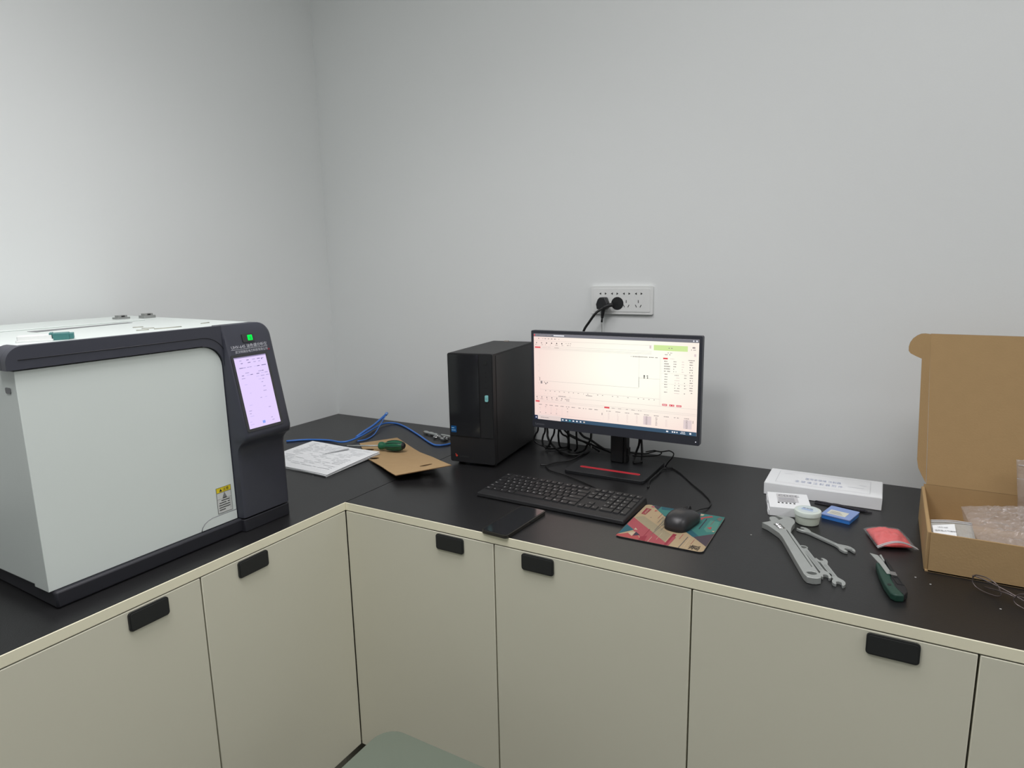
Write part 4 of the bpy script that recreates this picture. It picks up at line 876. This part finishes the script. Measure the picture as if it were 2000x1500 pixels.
# ------------------------------------------------------------------ red bag
rb = thing('plastic_bag', 'clear zip bag filled with bright red material beside the open box', 'bag', (1.955, -.405, ZT))
P00, P10, P11, P01 = Vector((1.936, -.466, 0)), Vector((2.007, -.441, 0)), Vector((1.974, -.334, 0)), Vector((1.906, -.364, 0))
def pillow(bm, N, u0, u1, v0, v1, th, z0, mi=0, bumpy=0, seed=0, zip_=False):
    g = [[], []]
    for lay in (0, 1):
        for i in range(N + 1):
            row = []
            for j in range(N + 1):
                a, b = i / N, j / N; uu, vv = u0 + (u1 - u0) * a, v0 + (v1 - v0) * b
                p = (P00 * (1 - uu) + P10 * uu) * (1 - vv) + (P01 * (1 - uu) + P11 * uu) * vv
                f = (max(0, math.sin(PI * a)) * max(0, math.sin(PI * b))) ** .45
                nz = noise.noise(Vector((p.x * 60, p.y * 60, seed))) * bumpy + noise.noise(Vector((p.x * 160, p.y * 160, seed + 5))) * bumpy * .5
                z = z0 + (th * f * (1 + nz) if lay else -min(z0 - ZT - .0006, th * .6) * f)
                if zip_: z += .012 * max(0, 1 - vv * 6) * math.sin(PI * uu)
                row.append(bm.verts.new((p.x, p.y, z)))
            g[lay].append(row)
    for i in range(N):
        for j in range(N):
            f = bm.faces.new([g[1][i][j], g[1][i + 1][j], g[1][i + 1][j + 1], g[1][i][j + 1]]); f.material_index = mi; f.smooth = True
            f = bm.faces.new([g[0][i][j + 1], g[0][i + 1][j + 1], g[0][i + 1][j], g[0][i][j]]); f.material_index = mi; f.smooth = True
def film(name, rgb, alpha, rough=.18, bump=.6, bscale=60, met=0):
    m = mat(name, rgb, rough, var=.03, bump=bump, bscale=bscale, alpha=alpha, spec=.8, metal=met)
    for n in m.node_tree.nodes:
        if n.type == 'BUMP': n.inputs['Distance'].default_value = .01
    return m
M_film = film('clear_film', (225, 225, 225), .15)
bm = BM(); pillow(bm, 26, .06, .94, .13, .96, .0145, ZT + .006, 0, .35, 2); mk('red_contents', bm, mat('red_powder', (232, 84, 84), .7, var=.15, nscale=60, bump=.7, bscale=120), rb)
bm = BM(); pillow(bm, 26, 0, 1, 0, 1, .0165, ZT + .006, 0, .25, 2, True); mk('bag_film', bm, M_film, rb)
bm = BM()
for off in (.02, .07): tube(bm, [tuple((P00 * (1 - s) + P10 * s + (P01 - P00) * off) + Vector((0, 0, ZT + .008 + .013 * math.sin(PI * s)))) for s in [k / 8 for k in range(9)]], .0010, 6)
mk('zip_strip', bm, mat('zip_white', (205, 205, 208), .4), rb)

# ------------------------------------------------------------------ utility knife
kn = thing('utility_knife', 'green and black utility knife with its blade partly out, below the red bag', 'knife', (1.955, -.60, ZT))
bm = BM(); prism(bm, [(1.9335, -.5530), (1.9400, -.5480), (1.9480, -.5560), (1.9580, -.5930), (1.9600, -.6150), (1.9680, -.6420), (1.9790, -.6700), (1.9660, -.6760), (1.9580, -.6700), (1.9480, -.6386), (1.9396, -.5950)], ZT + .0005, ZT + .0140); bd = mk('handle', bm, M_greenk, kn, bevel=.003, seg=3)
bm = BM(); prism(bm, [(1.9480, -.5300), (1.9520, -.5290), (1.9690, -.5960), (1.9825, -.6405), (1.9835, -.6560), (1.9780, -.6690), (1.9640, -.6430), (1.9580, -.6120), (1.9590, -.5930)], ZT + .0015, ZT + .0148); mk('grip', bm, M_black2, kn, bevel=.0025, seg=3)
bm = BM(); prism(bm, [(1.9226, -.5173), (1.9365, -.5212), (1.9450, -.5440), (1.9600, -.5960), (1.9520, -.5990), (1.9400, -.5600), (1.9330, -.5440)], ZT + .0146, ZT + .0158); mk('blade_channel', bm, M_steel, kn)
bm = BM(); prism(bm, [(1.9390, -.5200), (1.9420, -.5165), (1.9480, -.5440), (1.9455, -.5455)], ZT + .0140, ZT + .0165); mk('blade', bm, M_steel, kn)
bm = BM()
for k in range(4): box(bm, 1.9555 + k * .0008, 1.9655 + k * .0008, -.5905 - k * .0035, -.5890 - k * .0035, ZT + .0155, ZT + .0172)
mk('slider_ribs', bm, mat('grey_plastic', (140, 138, 136), .5), kn)
bm = BM(); prism(bm, [(1.9590, -.6050), (1.9700, -.6040), (1.9790, -.6340), (1.9680, -.6340)], ZT + .0145, ZT + .0158, holes=[[(1.9610, -.6075), (1.9690, -.6070), (1.9765, -.6320), (1.9690, -.6320)]]); mk('clip_frame', bm, M_ink, kn)
bm = BM(); prism(bm, ell(1.9560, -.6400, .0032, .0042, 12), ZT + .0139, ZT + .0143); mk('lanyard_hole', bm, M_ink, kn)

# ------------------------------------------------------------------ open carton with bags
cb = thing('cardboard_box', 'open brown cardboard mailer box with its lid standing up, holding plastic bags', 'box', (2.21, -.375, ZT))
BX0, BX1, BY0, BY1, BZ = 2.0140, 2.4000, -.5200, -.2300, .8770
M_b = [M_cardin, M_cardcore]
bm = BM(); box(bm, BX0, BX1, BY0, BY1, ZT + .0003, ZT + .0033); mk('bottom', bm, M_cardin, cb)
bm = BM(); box(bm, BX0 + .0045, BX1 - .003, BY0, BY0 + .003, ZT + .0002, BZ + .0008); mk('front_panel', bm, M_cardin, cb, bevel=.0006)
bm = BM(); box(bm, BX0 + .003, BX1 - .003, BY1 - .003, BY1, ZT + .0005, BZ + .006); mk('back_panel', bm, M_cardin, cb)
for a, b in ((BX0 - .0015, BX0 + .0055), (BX1 - .0055, BX1 + .0015)):
    bm = BM(); box(bm, a, b, BY0 + .0035, BY1 - .0035, ZT + .0005, BZ + .0010); mk('side_panel', bm, M_cardin, cb, bevel=.0018)
lidp = [(2.0215, .8835), (2.4010, .8835), (2.4080, 1.2122), (2.0060, 1.2135)]
bm = BM(); prism(bm, lidp, BY1 - .0030, BY1, 'y', side_mi=1); 
for v in bm.verts: v.co.y += (v.co.z - .8835) * .16
lid = mk('lid', bm, M_b, cb)
fl = [(2.0205, .8850), (2.0110, .9030), (2.0030, .9200), (1.9998, .9372), (1.9960, 1.05), (1.9925, 1.1592), (1.9800, 1.1655), (1.9703, 1.1712), (1.9660, 1.1770), (1.9655, 1.1860), (1.9675, 1.1951), (1.9725, 1.2040), (1.9804, 1.2105), (1.9880, 1.2140), (1.9962, 1.2142), (2.0060, 1.2125)]
hz = 2.0075; 
bm = BM(); prism(bm, fl, BY1 - .0030, BY1, 'y', side_mi=1)
for v in bm.verts:   # the ear is bent a little out of the lid's plane about the crease
    d_ = max(0, 2.0205 - v.co.x - (v.co.z - .885) * .0435); v.co.y += (v.co.z - .8835) * .16 - d_ * .55
mk('lid_ear', bm, M_b, lid)
# bags inside
def crumple(name, pts4, th, z0, tilt_, m, seed, N=30, amp=.010, parent=None, floor=None):
    a, b, c, d = [Vector(q) for q in pts4]; bm = BM(); g = [[], []]
    for lay in (0, 1):
        for i in range(N + 1):
            row = []
            for j in range(N + 1):
                s, t_ = i / N, j / N; p = (a * (1 - s) + b * s) * (1 - t_) + (d * (1 - s) + c * s) * t_
                e = (max(0, math.sin(PI * s)) * max(0, math.sin(PI * t_))) ** .35
                wq = noise.noise(Vector((p.x * 18, p.y * 18, seed + 7))) * .03
                n1 = (1 - abs(noise.noise(Vector(((p.x + wq) * 30, (p.y - wq) * 38, seed))))) ** 5 + .6 * (1 - abs(noise.noise(Vector(((p.x - wq) * 75, (p.y + wq) * 60, seed + 3))))) ** 5
                z = p.z + (th * e * (.55 + n1 * amp * 100) if lay else 0)
                if not lay: z = p.z + (max(floor, p.z - .05) - p.z) * e ** .5
                row.append(bm.verts.new((p.x, p.y, z)))
            g[lay].append(row)
    for i in range(N):
        for j in range(N):
            bm.faces.new([g[1][i][j], g[1][i + 1][j], g[1][i + 1][j + 1], g[1][i][j + 1]])
            bm.faces.new([g[0][i][j + 1], g[0][i + 1][j + 1], g[0][i + 1][j], g[0][i][j]])
    return mk(name, bm, m, parent)
FZ = ZT + .0040
M_bag = film('crinkled_film', (196, 186, 180), .34, rough=.10, bump=.35, bscale=60)
M_bag2 = film('zip_film', (205, 208, 206), .55, rough=.2, bump=.4, bscale=40)
b1 = thing('plastic_bag', 'small zip bag with a white printed label at the left front inside the box', 'bag', (2.057, -.46, FZ))
crumple('bag_film', [(2.0225, -.505, .853), (2.094, -.505, .850), (2.091, -.405, .868), (2.022, -.432, .872)], .003, 0, 0, M_bag2, 4, N=16, amp=.003, parent=b1, floor=FZ)
bm = BM(); prism(bm, [(2.0245, -.4930), (2.0615, -.4860), (2.0600, -.4430), (2.0235, -.4590)], 0, .0004)
for v in bm.verts: v.co.z += .8600 + (v.co.y + .493) * .20 + .0035
lb_ = mk('bag_label', bm, M_paper, b1)
bm = BM(); Ml = Matrix.Translation((2.0265, -.4800, .8685)) @ Matrix.Rotation(R(12), 4, 'Z') @ Matrix.Rotation(R(11), 4, 'X'); text(bm, '油杯垫大气密封', .0052, Ml); text(bm, 'UHV-645', .0045, Ml @ Matrix.Translation((.008, .012, .0004))); mk('label_print', bm, M_ink, lb_, weld=False)
bm = BM(); tube(bm, [(2.022, -.436, .8725), (2.056, -.424, .8735), (2.091, -.409, .8690)], .0009, 6); tube(bm, [(2.022, -.442, .8715), (2.056, -.430, .8725), (2.091, -.415, .8680)], .0009, 6); mk('zip_strip', bm, mat('zip_white', (205, 205, 208)), b1)
b2 = thing('plastic_bag', 'large crinkled clear plastic bag filling the right part of the box', 'bag', (2.22, -.39, FZ))
crumple('bag_film', [(2.098, -.510, .860), (2.385, -.510, .856), (2.385, -.250, .892), (2.079, -.330, .874)], .011, 0, 0, M_bag, 9, N=84, amp=.009, parent=b2, floor=FZ)
b3 = thing('plastic_bag', 'clear zip bag standing upright against the raised lid at the picture edge', 'bag', (2.24, -.245, FZ))
bm = BM(); N = 18; g = []
for i in range(N + 1):
    row = []
    for j in range(N + 1):
        s, t_ = i / N, j / N; x = 2.1715 + .013 * (1 - t_) + (.13) * s; z = .845 + .121 * t_; row.append(bm.verts.new((x, -.262 + .010 * t_ + .006 * noise.noise(Vector((x * 50, z * 50, 2))), z)))
    g.append(row)
for i in range(N):
    for j in range(N): f = bm.faces.new([g[i][j], g[i + 1][j], g[i + 1][j + 1], g[i][j + 1]]); f.smooth = True
bf = mk('bag_film', bm, M_bag, b3); so = bf.modifiers.new('thick', 'SOLIDIFY'); so.thickness = .0006
bm = BM()
for z in (.955, .926): tube(bm, [(2.176, -.2545, z), (2.24, -.2545, z), (2.30, -.2545, z)], .0008, 6)
mk('zip_strip', bm, mat('zip_white', (205, 205, 208)), b3)

# ------------------------------------------------------------------ glasses (local: x along the front, y behind the lenses)
gs = thing('glasses', 'thin dark-framed glasses standing folded in front of the open box', 'glasses', (2.083, -.556, ZT), math.atan2(-.61, .79))
L1 = [(.0039, .0245), (.0174, .0278), (.030, .0272), (.0407, .0235), (.0465, .0150), (.0484, .0080), (.0423, .0035), (.028, .0012), (.0143, .0012), (.0040, .0040), (-.0016, .0100), (-.0006, .0190)]
dxl = .0655
L2 = [(2 * (.0484 + .0085 / 1) - a + .003, b) for a, b in L1]
M_rim = mat('dark_rim', (104, 94, 92), .28, metal=.5); M_lens = mat('lens_glass', (60, 62, 62), .03, alpha=.07, spec=.4)
for Lx in (L1, L2):
    bm = BM(); pts = spline([(a, .004 * ((a - .057) / .06) ** 2, b + .0012) for a, b in Lx + [Lx[0]]], 4)[:-1]; tube(bm, pts, .0010, 8, smooth=False, closed=True); rm = mk('rim', bm, M_rim, gs, local=True)
    bm = BM(); prism(bm, [(p_.x, p_.z) for p_ in pts], .0006, .0014, 'y'); mk('lens', bm, M_lens, rm, local=True)
bm = BM(); tube(bm, [(.0475, .0002, .0150), (.0530, -.0015, .0172), (.0640, -.0015, .0176), (.0700, .0002, .0158)], .0013, 8); mk('bridge', bm, M_rim, gs, local=True)
for s, z in ((0, .0205), (1, .0180)):
    x0 = -.0015 if s == 0 else .1185; x1 = .105 if s == 0 else .012; bm = BM(); tube(bm, [(x0, .003, z), (x0 + (.004 if s == 0 else -.004), .009 + s * .004, z), ((x0 + x1) / 2, .013 + s * .004, z - .006), (x1, .013 + s * .004, .0035)], .0013, 8); mk('temple', bm, M_rim, gs, local=True)
for a in (.0455, .0685): bm = BM(); lathe(bm, [(.0008, -.0012), (.0026, 0), (.0008, .0012)], 10, Matrix.Translation((a, .004, .0085)) @ Matrix.Rotation(R(70), 4, 'Y')); mk('nose_pad', bm, M_lens, gs, local=True)

# white crumbs scattered on the worktop
M_crumb = mat('white_crumb', (200, 200, 196), .6)
for x, y, wh in ((1.6989, -.4954, 'left of the adjustable wrench'), (1.9985, -.5569, 'right of the utility knife, by the box corner'), (2.1176, -.621, 'in front of the glasses'), (2.021, -.575, 'between the utility knife and the glasses'), (.527, -.633, 'in front of the paper booklet')):
    bm = BM(); bmesh.ops.create_icosphere(bm, subdivisions=1, radius=.0012)
    for v in bm.verts: v.co = Vector((v.co.x * 1.6 + x, v.co.y + y, v.co.z * .5 + ZT + .0006))
    o = mk('crumb', bm, M_crumb); tag(o, 'tiny white crumb on the worktop ' + wh, 'crumb', 'white crumbs on the worktop')

# ------------------------------------------------------------------ stool
st = thing('stool', 'stool with a flat grey-green padded seat at the bottom edge', 'stool', (1.275, -1.190, 0))
M_seat = mat('grey_green_vinyl', (103, 112, 99), .5, var=.03, bump=.1, bscale=300)
bm = BM(); prism(bm, rrect(1.083, 1.470, -1.390, -.990, .045, 8), .405, .4500); mk('seat', bm, M_seat, st, bevel=.014, seg=4)
bm = BM(); prism(bm, rrect(1.105, 1.448, -1.368, -1.012, .04, 6), .390, .4045); mk('seat_board', bm, M_black2, st)
bm = BM(); lathe(bm, [(.025, .10), (.025, .25), (.016, .2502), (.016, .39)], 20, Matrix.Translation((1.275, -1.19, 0))); mk('pole', bm, M_chrome, st, smooth=True)
for k in range(5):
    a = 2 * PI * k / 5 + .3; e = (1.275 + .22 * math.cos(a), -1.19 + .22 * math.sin(a)); bm = BM(); tube(bm, [(1.275, -1.19, .10), (e[0], e[1], .06)], lambda s: .018 - .006 * s, 10, smooth=False); lg = mk('leg', bm, M_black, st)
    bm = BM(); lathe(bm, [(.022, -.009), (.027, -.006), (.027, .006), (.022, .009)], 20, Matrix.Translation((e[0], e[1], .0272)) @ Matrix.Rotation(a, 4, 'Z') @ Matrix.Rotation(R(90), 4, 'X')); mk('caster', bm, M_black2, lg, smooth=True)
